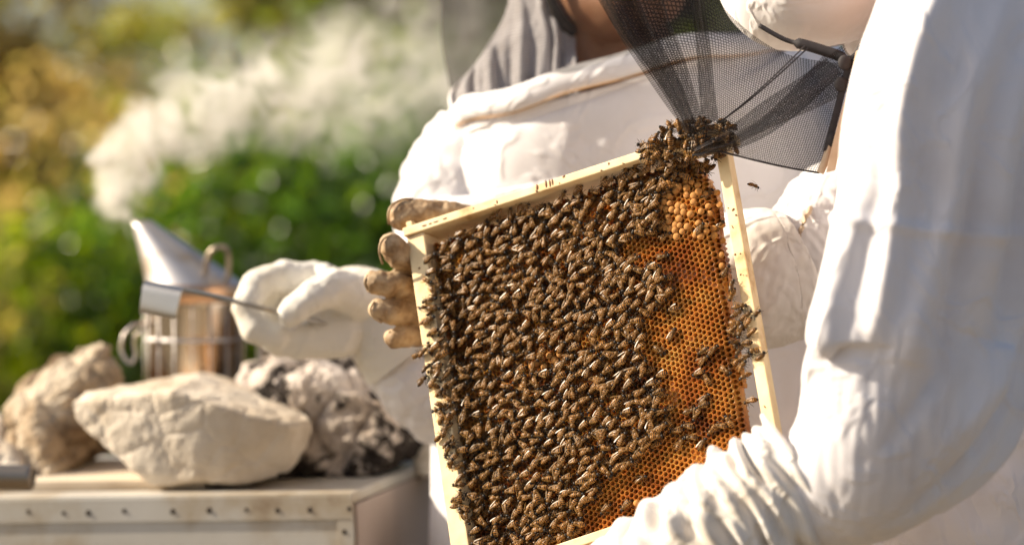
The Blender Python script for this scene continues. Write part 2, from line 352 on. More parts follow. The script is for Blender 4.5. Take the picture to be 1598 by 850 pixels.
shr = [  # x, y, base, rx, rz, mat, clumps
 (-1.75, 6.6, .0, .62, .58, 'leaf_yellow', 46, 'yellow-green shrub behind the rock-weighted hive lid'), (-1.12, 7.3, .0, .62, .64, 'leaf_green', 60, 'bright green shrub behind the bee smoker'),
 (-.62, 7.0, .0, .60, .66, 'leaf_dark', 70, 'dark green shrub behind the white-gloved hand'), (-.10, 7.5, .0, .75, .80, 'leaf_dark', 80, 'tall dark shrub partly hidden by the facing beekeeper'),
 (-2.7, 7.2, .0, .8, .7, 'leaf_green', 50, 'broad green shrub beyond the yellow-green one'), (.85, 7.8, .0, .9, .9, 'leaf_green', 60, 'green shrub hidden behind the two beekeepers'),
 (2.1, 7.4, .0, .9, .8, 'leaf_green', 50, 'green shrub past the near beekeeper'), (-3.9, 7.6, .0, .9, .8, 'leaf_yellow', 50, 'yellowing shrub at the far end of the row'),
 (-1.65, 8.9, .1, .85, .85, 'leaf_brown', 16, 'dry brown bush under the brown trees'), (-.35, 9.2, .1, 1.0, .95, 'leaf_green', 80, 'tall green bush between the dark shrubs and trees')]
for i, (x, y, b, rx, rz, mt, nc, lb) in enumerate(shr):
    plant('shrub', lb, 'shrub', x, y, b, rx, rz, nc, 85, .075, M[mt], 100 + i * 7, GR1, .03)
trs = [(-2.95, 12.0, .9, 1.05, 1.6, 'leaf_brown', 48, 'brown-leaved tree at the sunlit end of the hedge'), (-2.35, 14.5, .3, .7, .8, 'leaf_brown', 24, 'russet tree beside the bright gap of sky'),
 (-.55, 12.4, .7, .85, 1.5, 'leaf_yellow', 85, 'olive tree rising behind the drifting smoke'), (.75, 13.2, 1.1, 1.3, 1.7, 'leaf_green', 80, 'green tree behind the facing beekeeper'),
 (-2.1, 18.5, .6, 1.5, 1.6, 'leaf_yellow', 16, 'sparse golden tree showing sky between its leaves'), (2.6, 13.0, 1.1, 1.4, 1.7, 'leaf_green', 80, 'green tree far behind the near beekeeper'), (-4.8, 13.4, 1.2, 1.5, 1.7, 'leaf_brown', 80, 'wide brown tree at the hedge end'),  # sparse golden tree added so its leaf colour warms the pale sky gap
 (-1.35, 15.5, .1, .8, .62, 'leaf_yellow', 30, 'low olive tree in the gap beyond the shrubs'), (-3.6, 16.0, .3, 1.4, 1.1, 'leaf_yellow', 60, 'low yellowing tree beyond the shrubs')]
for i, (x, y, b, rx, rz, mt, nc, lb) in enumerate(trs):
    plant('tree', lb, 'tree', x, y, b, rx, rz, nc, 110, .13, M[mt], 300 + i * 7, GR2, .10, hollow=.3)

# ---------------------------------------------------------------- hive with tin-covered lid
HC = P(552, 768, 2.75)                      # near top corner of the lid
hroll = R(2.4); hyaw = R(13)
hx = np.array([-math.cos(hyaw), math.sin(hyaw), 0]); hy = np.array([math.sin(hyaw), math.cos(hyaw), 0])      # along the front edge (to -X), to the back
hx = unit(hx + np.array([0, 0, -math.tan(hroll)])); hz = unit(np.cross(hx, hy)); hz = hz if hz[2] > 0 else -hz
def H(a, b, c): return HC + hx * a + hy * b + hz * c
hive = empty('beehive', (float(H(.25, .2, 0)[0]), float(H(.25, .2, 0)[1]), 0)); tag(hive, 'weathered tin-lidded beehive with rocks piled on its lid', 'beehive')
def hbox(name, a0, a1, b0, b1, c0, c1, mat, bev=.0015):
    V, F = box8([H(a0, b0, c0), H(a1, b0, c0), H(a1, b0, c1), H(a0, b0, c1), H(a0, b1, c0), H(a1, b1, c0), H(a1, b1, c1), H(a0, b1, c1)])
    o = from_bm(name, bevel_mesh(V, F, bev), mat); hang(hive, o); return o
LW, LD = .52, .46
hbox('lid_top', .002, LW - .002, .002, LD - .002, -.012, 0, M['tinsheet'])
hbox('lid_side', 0.003, LW - .003, 0.0, .008, -.11, -.0135, M['tinsheet'])
hbox('lid_side', .0, .008, .010, LD - .01, -.11, -.0135, M['hive_side'])
hbox('lid_side', LW - .008, LW, .010, LD - .01, -.11, -.0135, M['hive_side'])
hbox('lid_side', 0.003, LW - .003, LD - .008, LD, -.11, -.0135, M['tinsheet'])
hbox('folded_strip', .0015, LW - .0015, -.0022, -.0002, -.0285, -.0025, M['tinsheet'], .0006)
hbox('corner_strip', .0015, .019, -.0018, -.0003, -.108, -.0290, M['tinsheet'], .0005)
for k in range(12):
    a = .005 + .0415 * k + (random.uniform(-.009, .009) if k else 0)
    c = H(a, -.0022, -.0165 + random.uniform(-.0015, .0015))
    bm = bmesh.new(); bmesh.ops.create_uvsphere(bm, u_segments=10, v_segments=6, radius=random.uniform(.0024, .0038), matrix=Matrix.Translation(Vector(c)) @ Matrix.Diagonal((1, .28, 1, 1)))
    o = from_bm('nail', bm, M['nail'], smooth=True); hang(hive, o)
for c in ((.0115, -.042), (.0125, -.083)):
    bm = bmesh.new(); bmesh.ops.create_uvsphere(bm, u_segments=10, v_segments=6, radius=.003, matrix=Matrix.Translation(Vector(H(c[0], -.0018, c[1]))) @ Matrix.Diagonal((1, .28, 1, 1)))
    hang(hive, from_bm('nail', bm, M['nail'], smooth=True))
zb = HC[2]
hbox('hive_body', .02, LW - .02, .02, LD - .02, -.40, -.111, M['hive_side'])
hbox('hive_body', .02, LW - .02, .02, LD - .02, -.70, -.403, M['hive_side'])
hbox('floor_board', .01, LW - .01, .0, LD - .01, -.73, -.703, M['old_wood'])
for a in (.06, LW - .12):
    for b in (.05, LD - .11): 
        hbox('stand_leg', a, a + .06, b, b + .06, -.99, -.733, M['old_wood'])
wb = empty('wooden_board', H(.45, .12, 0)); tag(wb, 'pale thin board lying on the hive lid under the rough rock', 'board')
def hslab(par, name, a0, a1, b0, b1, c0, c1, mat):
    V, F = box8([H(a0, b0, c0), H(a1, b0, c0), H(a1, b0, c1), H(a0, b0, c1), H(a0, b1, c0), H(a1, b1, c0), H(a1, b1, c1), H(a0, b1, c1)])
    o = from_bm(name, bevel_mesh(V, F, .002), mat); hang(par, o); return o
hslab(wb, 'board_plank', .19, .50, .055, .115, .0008, .012, M['old_wood']); hslab(wb, 'board_plank', .19, .505, .117, .30, .0008, .0125, M['old_wood'])

# ---------------------------------------------------------------- rocks: hull of traced ridge points with depth, then weathered
def rock(label, pts, mat, voxel, amp, freq, seed, name='rock', chip=0.0, sink=0.0):
    bm = bmesh.new()
    for p in pts: bm.verts.new(P(*p))
    bmesh.ops.convex_hull(bm, input=bm.verts)
    me = remeshed(bm, voxel, 1, .5)
    def fn(co):
        a = fbm(co, freq, seed, 4); b = fbm(co, freq * 3.5, seed + 3, 3); c = abs(fbm(co, freq * .6, seed + 9, 2))
        d = fbm(co, freq * 9, seed + 5, 3); vz = np.array([noise.voronoi(Vector(q) * freq * 1.15 + Vector((seed, 0, 0)))[0][:2] for q in co]); return amp * (vz[:, 0] * -1.5 + .5) + amp * .6 * np.clip(vz[:, 1] - vz[:, 0], 0, .12) / .12 + amp * (a * .7 + b * .45 + (1 - 2 * abs(d)) * .16 - chip * np.clip(.35 - c, 0, 1) * 1.6)
    mesh_disp(me, fn); me.name = name; me.polygons.foreach_set('use_smooth', [False] * len(me.polygons))
    o = bpy.data.objects.new(name, me); link(o, None, mat); tag(o, label, 'rock', 'rocks weighing down the hive lid'); return o
rock('smooth pale wedge-shaped rock lying at the front edge of the lid', [
 (112, 628, 2.86), (118, 655, 2.86), (130, 612, 2.88), (180, 607, 2.92), (268, 590, 2.96), (322, 577, 3.02), (350, 600, 3.0),
 (195, 632, 2.83), (270, 610, 2.80), (330, 628, 2.79), (390, 650, 2.79), (455, 662, 2.80), (488, 656, 2.84), (470, 640, 2.93), (420, 618, 2.98),
 (160, 690, 2.85), (205, 735, 2.84), (240, 758, 2.84), (300, 752, 2.82), (400, 752, 2.82), (455, 735, 2.83), (478, 700, 2.84),
 (260, 730, 2.99), (400, 730, 3.0), (300, 640, 3.03), (200, 660, 2.95)], M['rock'], .0038, .0019, 20, 3, chip=.6)
rock('dark-spotted rough rock under the white-gloved hand', [
 (366, 600, 3.0), (385, 575, 3.0), (420, 556, 3.02), (480, 545, 3.05), (560, 542, 3.05), (592, 552, 3.02), (618, 585, 3.0), (645, 630, 2.98), (658, 680, 2.97), (650, 715, 2.95),
 (380, 660, 2.93), (450, 590, 2.92), (520, 600, 2.90), (590, 640, 2.89), (620, 700, 2.90), (600, 733, 2.92), (540, 744, 2.91), (460, 744, 2.92), (400, 720, 2.95),
 (500, 720, 3.12), (620, 700, 3.08), (600, 600, 3.12), (420, 700, 3.1), (430, 590, 3.12), (520, 555, 3.14)], M['rock_spot'], .0045, .010, 17, 8, chip=.5)
rock('tall brown-mottled rock behind the board, beside the smoker', [
 (10, 655, 3.02), (20, 625, 3.05), (45, 588, 3.08), (85, 556, 3.1), (125, 541, 3.1), (165, 537, 3.08), (183, 560, 3.06), (188, 600, 3.05), (160, 640, 3.0), (150, 690, 3.0),
 (70, 690, 2.96), (100, 735, 2.97), (65, 750, 2.95), (20, 735, 2.98), (50, 640, 2.97), (120, 590, 3.0), (12, 700, 3.02), (100, 720, 3.12), (150, 600, 3.2), (40, 650, 3.18), (160, 700, 3.12)], M['rock_dark'], .0048, .009, 16, 21, chip=.5)
rock('small cream rock at the lid edge next to the frame', [
 (640, 735, 3.02), (650, 690, 3.04), (668, 668, 3.05), (700, 665, 3.05), (740, 690, 3.04), (750, 738, 3.0), (700, 748, 2.96), (655, 745, 2.98), (690, 720, 3.12), (665, 700, 3.1)], M['rock'], .005, .004, 25, 31)
rock('little buff rock at the foot of the mottled rock', [(-30, 690, 2.98), (0, 682, 2.98), (30, 695, 2.98), (45, 725, 2.96), (40, 744, 2.93), (-20, 748, 2.92), (-40, 720, 2.95), (10, 720, 3.05), (-20, 700, 3.04)], M['rock'], .005, .003, 25, 41)
rock('small rounded stone perched behind the mottled rock', [(-30, 660, 3.1), (-20, 638, 3.12), (2, 645, 3.1), (10, 668, 3.1), (8, 700, 3.08), (-20, 735, 3.06), (-40, 730, 3.1), (-10, 690, 3.2), (-20, 730, 3.18), (5, 735, 3.12)], M['rock'], .005, .003, 25, 51)
# dull metal bar lying at the front of the lid
bar = empty('metal_bar', P(10, 765, 2.78)); tag(bar, 'dull brown metal tube end lying across the lid by the buff rock', 'metal tube')
pts = [P(52 - 5 * q, 745 - .1 * q, 2.80) for q in range(0, 26)]
hang(bar, sweep(pts, [.0125] + [.0140] * 24 + [.0125], 24, M['dullbar'], 'tube_wall'))
hang(bar, sweep([P(53, 745, 2.80), P(51, 745, 2.80)], [.0105, .0105], 20, M['nail'], 'bore_shade'))  # dark disc on the closed end, painting the shade of a hollow

# ---------------------------------------------------------------- bee smoker
SD = 3.12; sc_ = FPX / SD / 1000     # px per mm
sb = P(305, 740, SD); smoker = empty('bee_smoker', sb); tag(smoker, 'shiny tin bee smoker with a pale cone spout, puffing smoke', 'bee smoker')
ax = np.array([0, 0, 1.0]); rs = 76 / sc_ / 1000
def lathe(prof, c0, mat, name, nv=40, lean=None):
    V, F = [], []
    for k, (r, z, *off) in enumerate(prof):
        o = np.array(off[0]) if off else np.zeros(3)
        for j in range(nv):
            th = 2 * math.pi * j / nv; V.append(c0 + np.array([r * math.cos(th), r * math.sin(th), z]) + o)
    for k in range(len(prof) - 1):
        for j in range(nv): F.append((k * nv + j, k * nv + (j + 1) % nv, (k + 1) * nv + (j + 1) % nv, (k + 1) * nv + j))
    return mk(name, V, F, mat)
hgt = (740 - 452) / sc_ / 1000
hang(smoker, lathe([(rs * .97, 0), (rs, .004), (rs, .03), (rs * 1.012, .034), (rs, .038), (rs, hgt * .55), (rs, hgt - .018), (rs * 1.015, hgt - .015), (rs, hgt - .012)], sb, M['tin'], 'fire_pot'))
bd = sb + np.array([0, 0, (740 - 527) / sc_ / 1000]); hang(smoker, lathe([(rs * 1.002, -.0022), (rs * 1.014, -.002), (rs * 1.014, .002), (rs * 1.002, .0022)], bd, M['cone'], 'pot_band'))
for k in range(9):          # wire guard round the pot
    th = R(-170 + 20 * k * 1.05); w = np.array([math.cos(th), math.sin(th), 0]) * rs * 1.03
    hang(smoker, sweep([sb + w + np.array([0, 0, z]) for z in (.01, hgt * .5, hgt - .016)], .0007, 6, M['cone'], 'guard_wire'))
hang(smoker, lathe([(rs * 1.01, hgt - .014), (rs * 1.04, hgt - .012), (rs * 1.04, hgt + .004), (rs * 1.0, hgt + .008), (rs * .9, hgt + .009)], sb, M['copper'], 'lid_rim'))
dx = (217 - 300) / sc_ / 1000; cz = (440 - 342) / sc_ / 1000
prof = []
for t in np.linspace(0, 1, 10):
    prof.append((rs * (1.0 - .80 * t), hgt + .008 + cz * t, (dx * t ** 1.05, 0, 0)))
prof.append((rs * .17, hgt + .008 + cz * .97, (dx, 0, 0))); prof.append((rs * .3, hgt + cz * .6, (dx * .62, 0, 0)))
hang(smoker, lathe(prof, sb, M['cone'], 'cone_spout'))
q = [P(321, 428, SD - .05), P(323, 405, SD - .06), P(334, 388, SD - .065), (P(350, 386, SD - .06)), P(357, 400, SD - .05), P(356, 428, SD - .045), P(352, 440, SD - .04)]
hang(smoker, sweep(catmull(q, 24), .0034, 8, M['dullbar'], 'lid_loop'))
q = [P(236, 508, SD - .03), P(222, 505, SD - .04), P(206, 509, SD - .05), P(193, 524, SD - .055), P(189, 545, SD - .055), P(196, 562, SD - .055), P(206, 566, SD - .055), P(211, 553, SD - .055), P(209, 535, SD - .055), P(214, 520, SD - .055), P(226, 512, SD - .05)]
hang(smoker, sweep(catmull(q, 40), .0023, 8, M['cone'], 'hook'))
# bellows on the far side
bl = [P(402, 560 - 0, SD + .01)]
for nm, x0, x1, mt in (('bellows_board', 398, 408, 'old_wood'), ('bellows_board', 436, 446, 'old_wood')):
    V, F = box8([P(x0, 700, SD - .05), P(x1, 700, SD - .05), P(x1 + 4, 492, SD - .05), P(x0 + 4, 492, SD - .05), P(x0, 700, SD + .06), P(x1, 700, SD + .06), P(x1 + 4, 492, SD + .06), P(x0 + 4, 492, SD + .06)])
    hang(smoker, from_bm(nm, bevel_mesh(V, F, .002), M[mt]))
Vb, Fb = [], []
for k, (x, s) in enumerate([(409, .95), (414, .82), (420, .94), (426, .82), (434, .95)]):
    for (yy, dd) in ((500, -.045), (500, .055), (690, .055), (690, -.045)): Vb.append(P(x + 2, 595 + (yy - 595) * s, SD + dd * s))
for k in range(4):
    for j in range(4): Fb.append((k * 4 + j, k * 4 + (j + 1) % 4, k * 4 + 4 + (j + 1) % 4, k * 4 + 4 + j))
hang(smoker, mk('bellows_leather', Vb, Fb, M['leather'], smooth=False))
# ---------------------------------------------------------------- smoke: voxel volume grown from drifting puffs
def smoke():
    r = np.random.default_rng(5)
    path = catmull([(210, 338, 0, 9), (194, 314, 0, 34), (190, 285, 0, 44), (196, 252, 0, 48), (225, 215, -2, 52), (280, 190, -2, 66), (345, 160, 0, 72), (420, 150, 2, 82), (500, 130, 4, 95), (580, 130, 8, 108), (650, 110, 12, 120), (720, 70, 14, 140)], 60)
    C0 = P(420, 170, SD); pts, rad, wt = [], [], []
    for k, (x, y, dz, w) in enumerate(path):
        t = k / 59; n = 5 if k < 14 else 7
        for _ in range(n):
            a = r.uniform(0, 2 * math.pi); rr = w * r.uniform(0, .78) ** .8; s = w * r.uniform(.42, .85)
            pts.append(P(x + math.cos(a) * rr, y + math.sin(a) * rr * .85, SD + dz / 400 + r.normal(0, w * .35) / sc_ / 1000) - C0)
            rad.append(s / sc_ / 1000); wt.append(max(.10, 1.6 - 1.75 * t ** .85) * r.uniform(.5, 1.2))
    me = bpy.data.meshes.new('smoke'); me.from_pydata([tuple(p) for p in pts], [], [])
    for nm, v in (('rad', rad), ('wt', wt)):
        at = me.attributes.new(nm, 'FLOAT', 'POINT'); at.data.foreach_set('value', np.array(v, np.float32))
    o = bpy.data.objects.new('smoke', me); C.objects.link(o); o.location = C0
    m = bpy.data.materials.new('smoke_volume'); m.use_nodes = True; nt = m.node_tree; nt.nodes.clear()
    out = nt.nodes.new('ShaderNodeOutputMaterial'); pv = nt.nodes.new('ShaderNodeVolumePrincipled'); pv.inputs['Density'].default_value = 110.0
    pv.inputs['Color'].default_value = (.95, .92, .86, 1); pv.inputs['Anisotropy'].default_value = .1; nt.links.new(pv.outputs[0], out.inputs['Volume'])
    ng = bpy.data.node_groups.new('smoke_nodes', 'GeometryNodeTree'); ng.interface.new_socket('Geometry', in_out='INPUT', socket_type='NodeSocketGeometry'); ng.interface.new_socket('Geometry', in_out='OUTPUT', socket_type='NodeSocketGeometry')
    n = ng.nodes; L = ng.links.new
    gi = n.new('NodeGroupInput'); go = n.new('NodeGroupOutput'); pos = n.new('GeometryNodeInputPosition')
    def nz(sc, det, dist=0):
        t = n.new('ShaderNodeTexNoise'); t.inputs['Scale'].default_value = sc; t.inputs['Detail'].default_value = det; t.inputs['Roughness'].default_value = .6; t.inputs['Distortion'].default_value = dist; L(pos.outputs[0], t.inputs['Vector']); return t
    def math_(op, a, b=None):
        q = n.new('ShaderNodeMath'); q.operation = op
        for s, v in zip(q.inputs, (a, b)):
            if v is None: continue
            if isinstance(v, (int, float)): s.default_value = v
            else: L(v, s)
        return q.outputs[0]
    warp = nz(13, 2); vm = n.new('ShaderNodeVectorMath'); vm.operation = 'MULTIPLY_ADD'; sub = n.new('ShaderNodeVectorMath'); sub.operation = 'SUBTRACT'; sub.inputs[1].default_value = (.5, .5, .5)
    L(warp.outputs['Color'], sub.inputs[0]); L(sub.outputs[0], vm.inputs[0]); vm.inputs[1].default_value = (.045, .045, .045); L(pos.outputs[0], vm.inputs[2])
    px_ = n.new('GeometryNodeSampleNearest'); L(gi.outputs[0], px_.inputs[0]); L(vm.outputs[0], px_.inputs[1])
    pr = n.new('GeometryNodeProximity'); pr.target_element = 'POINTS'; L(gi.outputs[0], pr.inputs[0]); L(vm.outputs[0], pr.inputs['Sample Position'])
    def attr(nm):
        a = n.new('GeometryNodeInputNamedAttribute'); a.data_type = 'FLOAT'; a.inputs[0].default_value = nm
        s = n.new('GeometryNodeSampleIndex'); s.data_type = 'FLOAT'; L(gi.outputs[0], s.inputs[0]); L(a.outputs[0], s.inputs['Value']); L(px_.outputs[0], s.inputs['Index']); return s.outputs[0]
    ra, w = attr('rad'), attr('wt')
    f = math_('MAXIMUM', math_('SUBTRACT', 1.0, math_('DIVIDE', pr.outputs['Distance'], ra)), 0.0)
    nn = nz(15, 3.5, 2.0); e = math_('MAXIMUM', math_('MULTIPLY', math_('SUBTRACT', nn.outputs['Fac'], .38), 3.4), 0.0)
    den = math_('MULTIPLY', math_('MULTIPLY', math_('POWER', f, 1.1), w), e)
    vc = n.new('GeometryNodeVolumeCube'); L(den, vc.inputs[0]); vc.inputs['Min'].default_value = (-.24, -.14, -.16); vc.inputs['Max'].default_value = (.30, .16, .20)
    for k, v in zip(('Resolution X', 'Resolution Y', 'Resolution Z'), (250, 100, 170)): vc.inputs[k].default_value = v
    sm = n.new('GeometryNodeSetMaterial'); sm.inputs['Material'].default_value = m; L(vc.outputs[0], sm.inputs[0]); L(sm.outputs[0], go.inputs[0])
    md = o.modifiers.new('smoke', 'NODES'); md.node_group = ng; me.materials.append(m)
    tag(o, 'pale drifting smoke rising from the smoker spout', 'smoke', kind='stuff')
smoke()

# ---------------------------------------------------------------- hive frame held on end
TL, TR, BL, BR = P(631, 357, 2.520), P(1125, 196, 2.375), P(711, 918, 2.400), P(1222, 747, 2.255)
E1 = unit(TR - TL); NRM = unit(np.cross(unit(BL - TL), E1)); NRM = NRM if NRM @ FWD < 0 else -NRM
E2 = unit(np.cross(E1, NRM)); E2 = E2 if E2 @ (BL - TL) > 0 else -E2
WF = np.linalg.norm(TR - TL); HF = np.linalg.norm(BL - TL)
def Q(s, t, h=0.0): return (TL * (1 - s) + TR * s) * (1 - t) + (BL * (1 - s) + BR * s) * t + NRM * h
def onplane(px, py, h=0.0):
    d = unit(P(px, py, 1.0) - CAMP); o = TL + NRM * h; return CAMP + d * (((o - CAMP) @ NRM) / (d @ NRM))
def uv_of(px, py, h=0.0):
    q = onplane(px, py, h) - TL; return q @ E1, q @ E2
def UVP(u, v, h): return TL + E1 * u + E2 * v + NRM * h
fc = Q(.5, .5); frame = empty('framed_honeycomb', Q(.5, 1)); tag(frame, 'wooden hive frame with comb, tilted on end in gloved hands', 'hive frame')
def fbar(name, s0, s1, t0, t1, h0, h1, mat, bev=.0012):
    V, F = box8([Q(s0, t0, h1), Q(s1, t0, h1), Q(s1, t1, h1), Q(s0, t1, h1), Q(s0, t0, h0), Q(s1, t0, h0), Q(s1, t1, h0), Q(s0, t1, h0)])
    o = from_bm(name, bevel_mesh(V, F, bev), mat); hang(frame, o); return o
te = .0088 / HF
fbar('top_bar', .0035, .0205 / WF, te + .0015, 1 - te - .0015, -.034, 0, M['pine'])
fbar('end_bar', -.001, 1.002, .0, te, -.042, .0035, M['pine'])
fbar('end_bar', -.001, 1.002, 1 - te, 1.0, -.042, .0035, M['pine'])
fbar('bottom_bar', 1 - .0115 / WF, 1.0, te + .0015, 1 - te - .0015, -.019, -.004, M['pine'])
fbar('lug', .009, .028, -.0165, -.0005, -.020, .001, M['pine'])
for (x, y, a, b) in ((662, 352, .0030, .0012), (671, 349, .0022, .001), (680, 346, .0035, .0009), (694, 341, .0028, .001), (838, 292, .0015, .004), (852, 287, .0012, .005), (858, 286, .001, .005), (862, 284, .001, .0045)):
    c = onplane(x, y, .0036); bm = bmesh.new()
    bmesh.ops.create_icosphere(bm, subdivisions=2, radius=1, matrix=Matrix.Translation(Vector(c)) @ Matrix(np.stack([E1, E2, NRM], 1).tolist()).to_4x4() @ Matrix.Diagonal((a, b * .8, .0006, 1)))
    hang(frame, from_bm('propolis_spot', bm, M['stain'], smooth=True))

for _ in range(34):                  # propolis and wax crumbs on the worn bars
    w = random.random()
    if w < .4: c = Q(random.uniform(.004, .018 / WF), random.uniform(.1, .95), .0003)
    elif w < .7: c = Q(random.uniform(.05, .75), random.uniform(.1, .9) * te, .0037)
    else: c = Q(1 - random.uniform(.001, .010) / WF, random.uniform(.08, .8), -.0037)
    a, b_ = random.uniform(.0005, .0022), random.uniform(.0004, .0012); bm = bmesh.new()
    bmesh.ops.create_icosphere(bm, subdivisions=1, radius=1, matrix=Matrix.Translation(Vector(c)) @ Matrix(np.stack([E1, E2, NRM], 1).tolist()).to_4x4() @ Matrix.Rotation(random.uniform(0, 3), 4, 'Z') @ Matrix.Diagonal((a, b_, .0004, 1)))
    hang(frame, from_bm('propolis_spot', bm, M['stain'], smooth=True))
# --- comb
wax, nt, b = nodes('beeswax'); tc = N(nt, 'ShaderNodeTexCoord'); nz = N(nt, 'ShaderNodeTexNoise', Scale=26, Detail=8, Roughness=.6); nt.links.new(tc.outputs['Object'], nz.inputs['Vector'])
r = ramp(nt, nz.outputs['Fac'], [(.32, (.16, .05, .012)), (.44, (.36, .13, .025)), (.56, (.56, .24, .05)), (.7, (.66, .36, .10))]); nt.links.new(r.outputs[0], b.inputs['Base Color'])
b.inputs['Roughness'].default_value = .42; b.inputs['Subsurface Weight'].default_value = .25; b.inputs['Subsurface Radius'].default_value = (.004, .0016, .0004); b.inputs['Subsurface Scale'].default_value = 1.0
n2 = N(nt, 'ShaderNodeTexNoise', Scale=700, Detail=4); nt.links.new(tc.outputs['Object'], n2.inputs['Vector']); bp = N(nt, 'ShaderNodeBump', Strength=.35, Distance=.0005); nt.links.new(n2.outputs[0], bp.inputs['Height']); nt.links.new(bp.outputs[0], b.inputs['Normal'])
M['wax'] = wax
M['cap'] = surf('cell_capping', [(.3, (.30, .12, .025)), (.55, (.46, .22, .06)), (.8, (.56, .33, .12))], scale=120, detail=6, rough=.85, bump=.35, bscale=900, bdist=.0004)
M['cap'].node_tree.nodes['Principled BSDF'].inputs['Subsurface Weight'].default_value = .3
M['cap'].node_tree.nodes['Principled BSDF'].inputs['Subsurface Radius'].default_value = (.003, .0014, .0005)
HC0 = -.0165
cpx = [(672, 384), (700, 374), (760, 355), (830, 332), (900, 308), (1000, 272), (1080, 246), (1106, 285), (1116, 320), (1120, 370), (1130, 450), (1142, 550), (1157, 640), (1173, 745), (1010, 802), (880, 849), (745, 898)]
CP = np.array([uv_of(x, y, HC0) for x, y in cpx])
def inside(poly, p):
    x, y = p[:, 0], p[:, 1]; c = np.zeros(len(p), bool); n = len(poly); j = n - 1
    for i in range(n):
        xi, yi = poly[i]; xj, yj = poly[j]
        c ^= ((yi > y) != (yj > y)) & (x < (xj - xi) * (y - yi) / (yj - yi + 1e-15) + xi); j = i
    return c
def segdist(p, a, b):
    d = b - a; t = np.clip(((p - a) @ d) / (d @ d), 0, 1); return np.linalg.norm(p - a - t[:, None] * d, axis=1)
RE = CP[6:14]                        # free edge of the comb, beside the bottom bar
def edged(p): return np.min([segdist(p, RE[i], RE[i + 1]) for i in range(len(RE) - 1)], axis=0)
CU = np.array(uv_of(1080, 320, HC0))
def comb_h(p):
    d = edged(p); n1 = np.array([noise.noise(Vector((x * 22, y * 22, 3.1))) for x, y in p]); n2 = np.array([noise.noise(Vector((x * 70, y * 70, 9.1))) for x, y in p])
    dr = np.linalg.norm((p - CU) / np.array([.036, .034]), axis=1)
    return HC0 + .0022 * n1 + .0007 * n2 + .0055 * np.exp(-dr ** 2) - .010 * np.exp(-(d / .0042)) - .003 * np.exp(-(d / .012))
pitch = .0052; ang0 = math.atan2(*(np.array(((BL - TL) @ E1, (BL - TL) @ E2)))) ; cs, sn = math.cos(ang0), math.sin(ang0)
lo, hi = CP.min(0), CP.max(0); cells = []
for i in range(-20, 110):
    for j in range(-20, 110):
        x = i * pitch * .866; y = (j + .5 * (i % 2)) * pitch
        cells.append((lo[0] + cs * x + sn * y - .02, lo[1] - sn * x + cs * y - .02))
cells = np.array(cells); cells = cells[inside(CP, cells)]
cells += rng.normal(0, .00018, cells.shape) + .0011 * np.array([[noise.noise(Vector((x * 30, y * 30, 1.))), noise.noise(Vector((x * 30, y * 30, 7.)))] for x, y in cells])
def hexv(cen, rad, jit=None):
    a = np.arange(6) * math.pi / 3 - ang0
    return cen[:, None] + rad * np.stack([np.cos(a), np.sin(a)], -1)[None]
n = len(cells); rw = pitch / math.sqrt(3)
def lift(p2, dh, cen_h=None):
    q = p2.reshape(-1, 2); h = comb_h(q) + dh if cen_h is None else np.repeat(cen_h, 6) + dh
    return TL + q[:, :1] * E1 + q[:, 1:] * E2 + h[:, None] * NRM
ch = comb_h(cells)
vis = np.zeros(n)                                     # filled later: which cells are plugged
cap_px = [(1028, 282), (1060, 272), (1092, 284), (1112, 312), (1120, 345), (1117, 368), (1085, 376), (1052, 372), (1030, 350)]
CAPP = np.array([uv_of(x, y, HC0) for x, y in cap_px])
A_ = lift(hexv(cells, rw * .985), 0); B_ = lift(hexv(cells, rw * .90), .00035); B2 = lift(hexv(cells, rw * .80), .0001)
fill = np.array([noise.noise(Vector((x * 28, y * 28, 5.))) for x, y in cells]); dep = np.where(fill + rng.normal(0, .12, n) > .44, -.0028, -.0095) + rng.uniform(-.001, .001, n)
D_ = lift(hexv(cells, rw * .74), np.repeat(dep, 6)); O_ = lift(hexv(cells, rw * .97), -.0100)
base = np.arange(n)[:, None] * 30; k6 = np.arange(6); k7 = (k6 + 1) % 6
V = np.stack([A_.reshape(n, 6, 3), B_.reshape(n, 6, 3), B2.reshape(n, 6, 3), D_.reshape(n, 6, 3), O_.reshape(n, 6, 3)], 1).reshape(-1, 3)
F = [np.stack([base + l * 6 + k6, base + l * 6 + k7, base + (l + 1) * 6 + k7, base + (l + 1) * 6 + k6], -1).reshape(-1, 4) for l in range(3)]
F.append(np.stack([base + 24 + k6, base + 24 + k7, base + k7, base + k6], -1).reshape(-1, 4))
F.append((base + 18 + np.array([0, 1, 2, 3])).reshape(-1, 4)); F.append((base + 18 + np.array([0, 3, 4, 5])).reshape(-1, 4))
comb = mk('comb', V, np.concatenate(F), M['wax'], smooth=False); comb['kind'] = 'stuff'; comb['label'] = 'amber honeycomb of open cells'
hang(frame, comb)
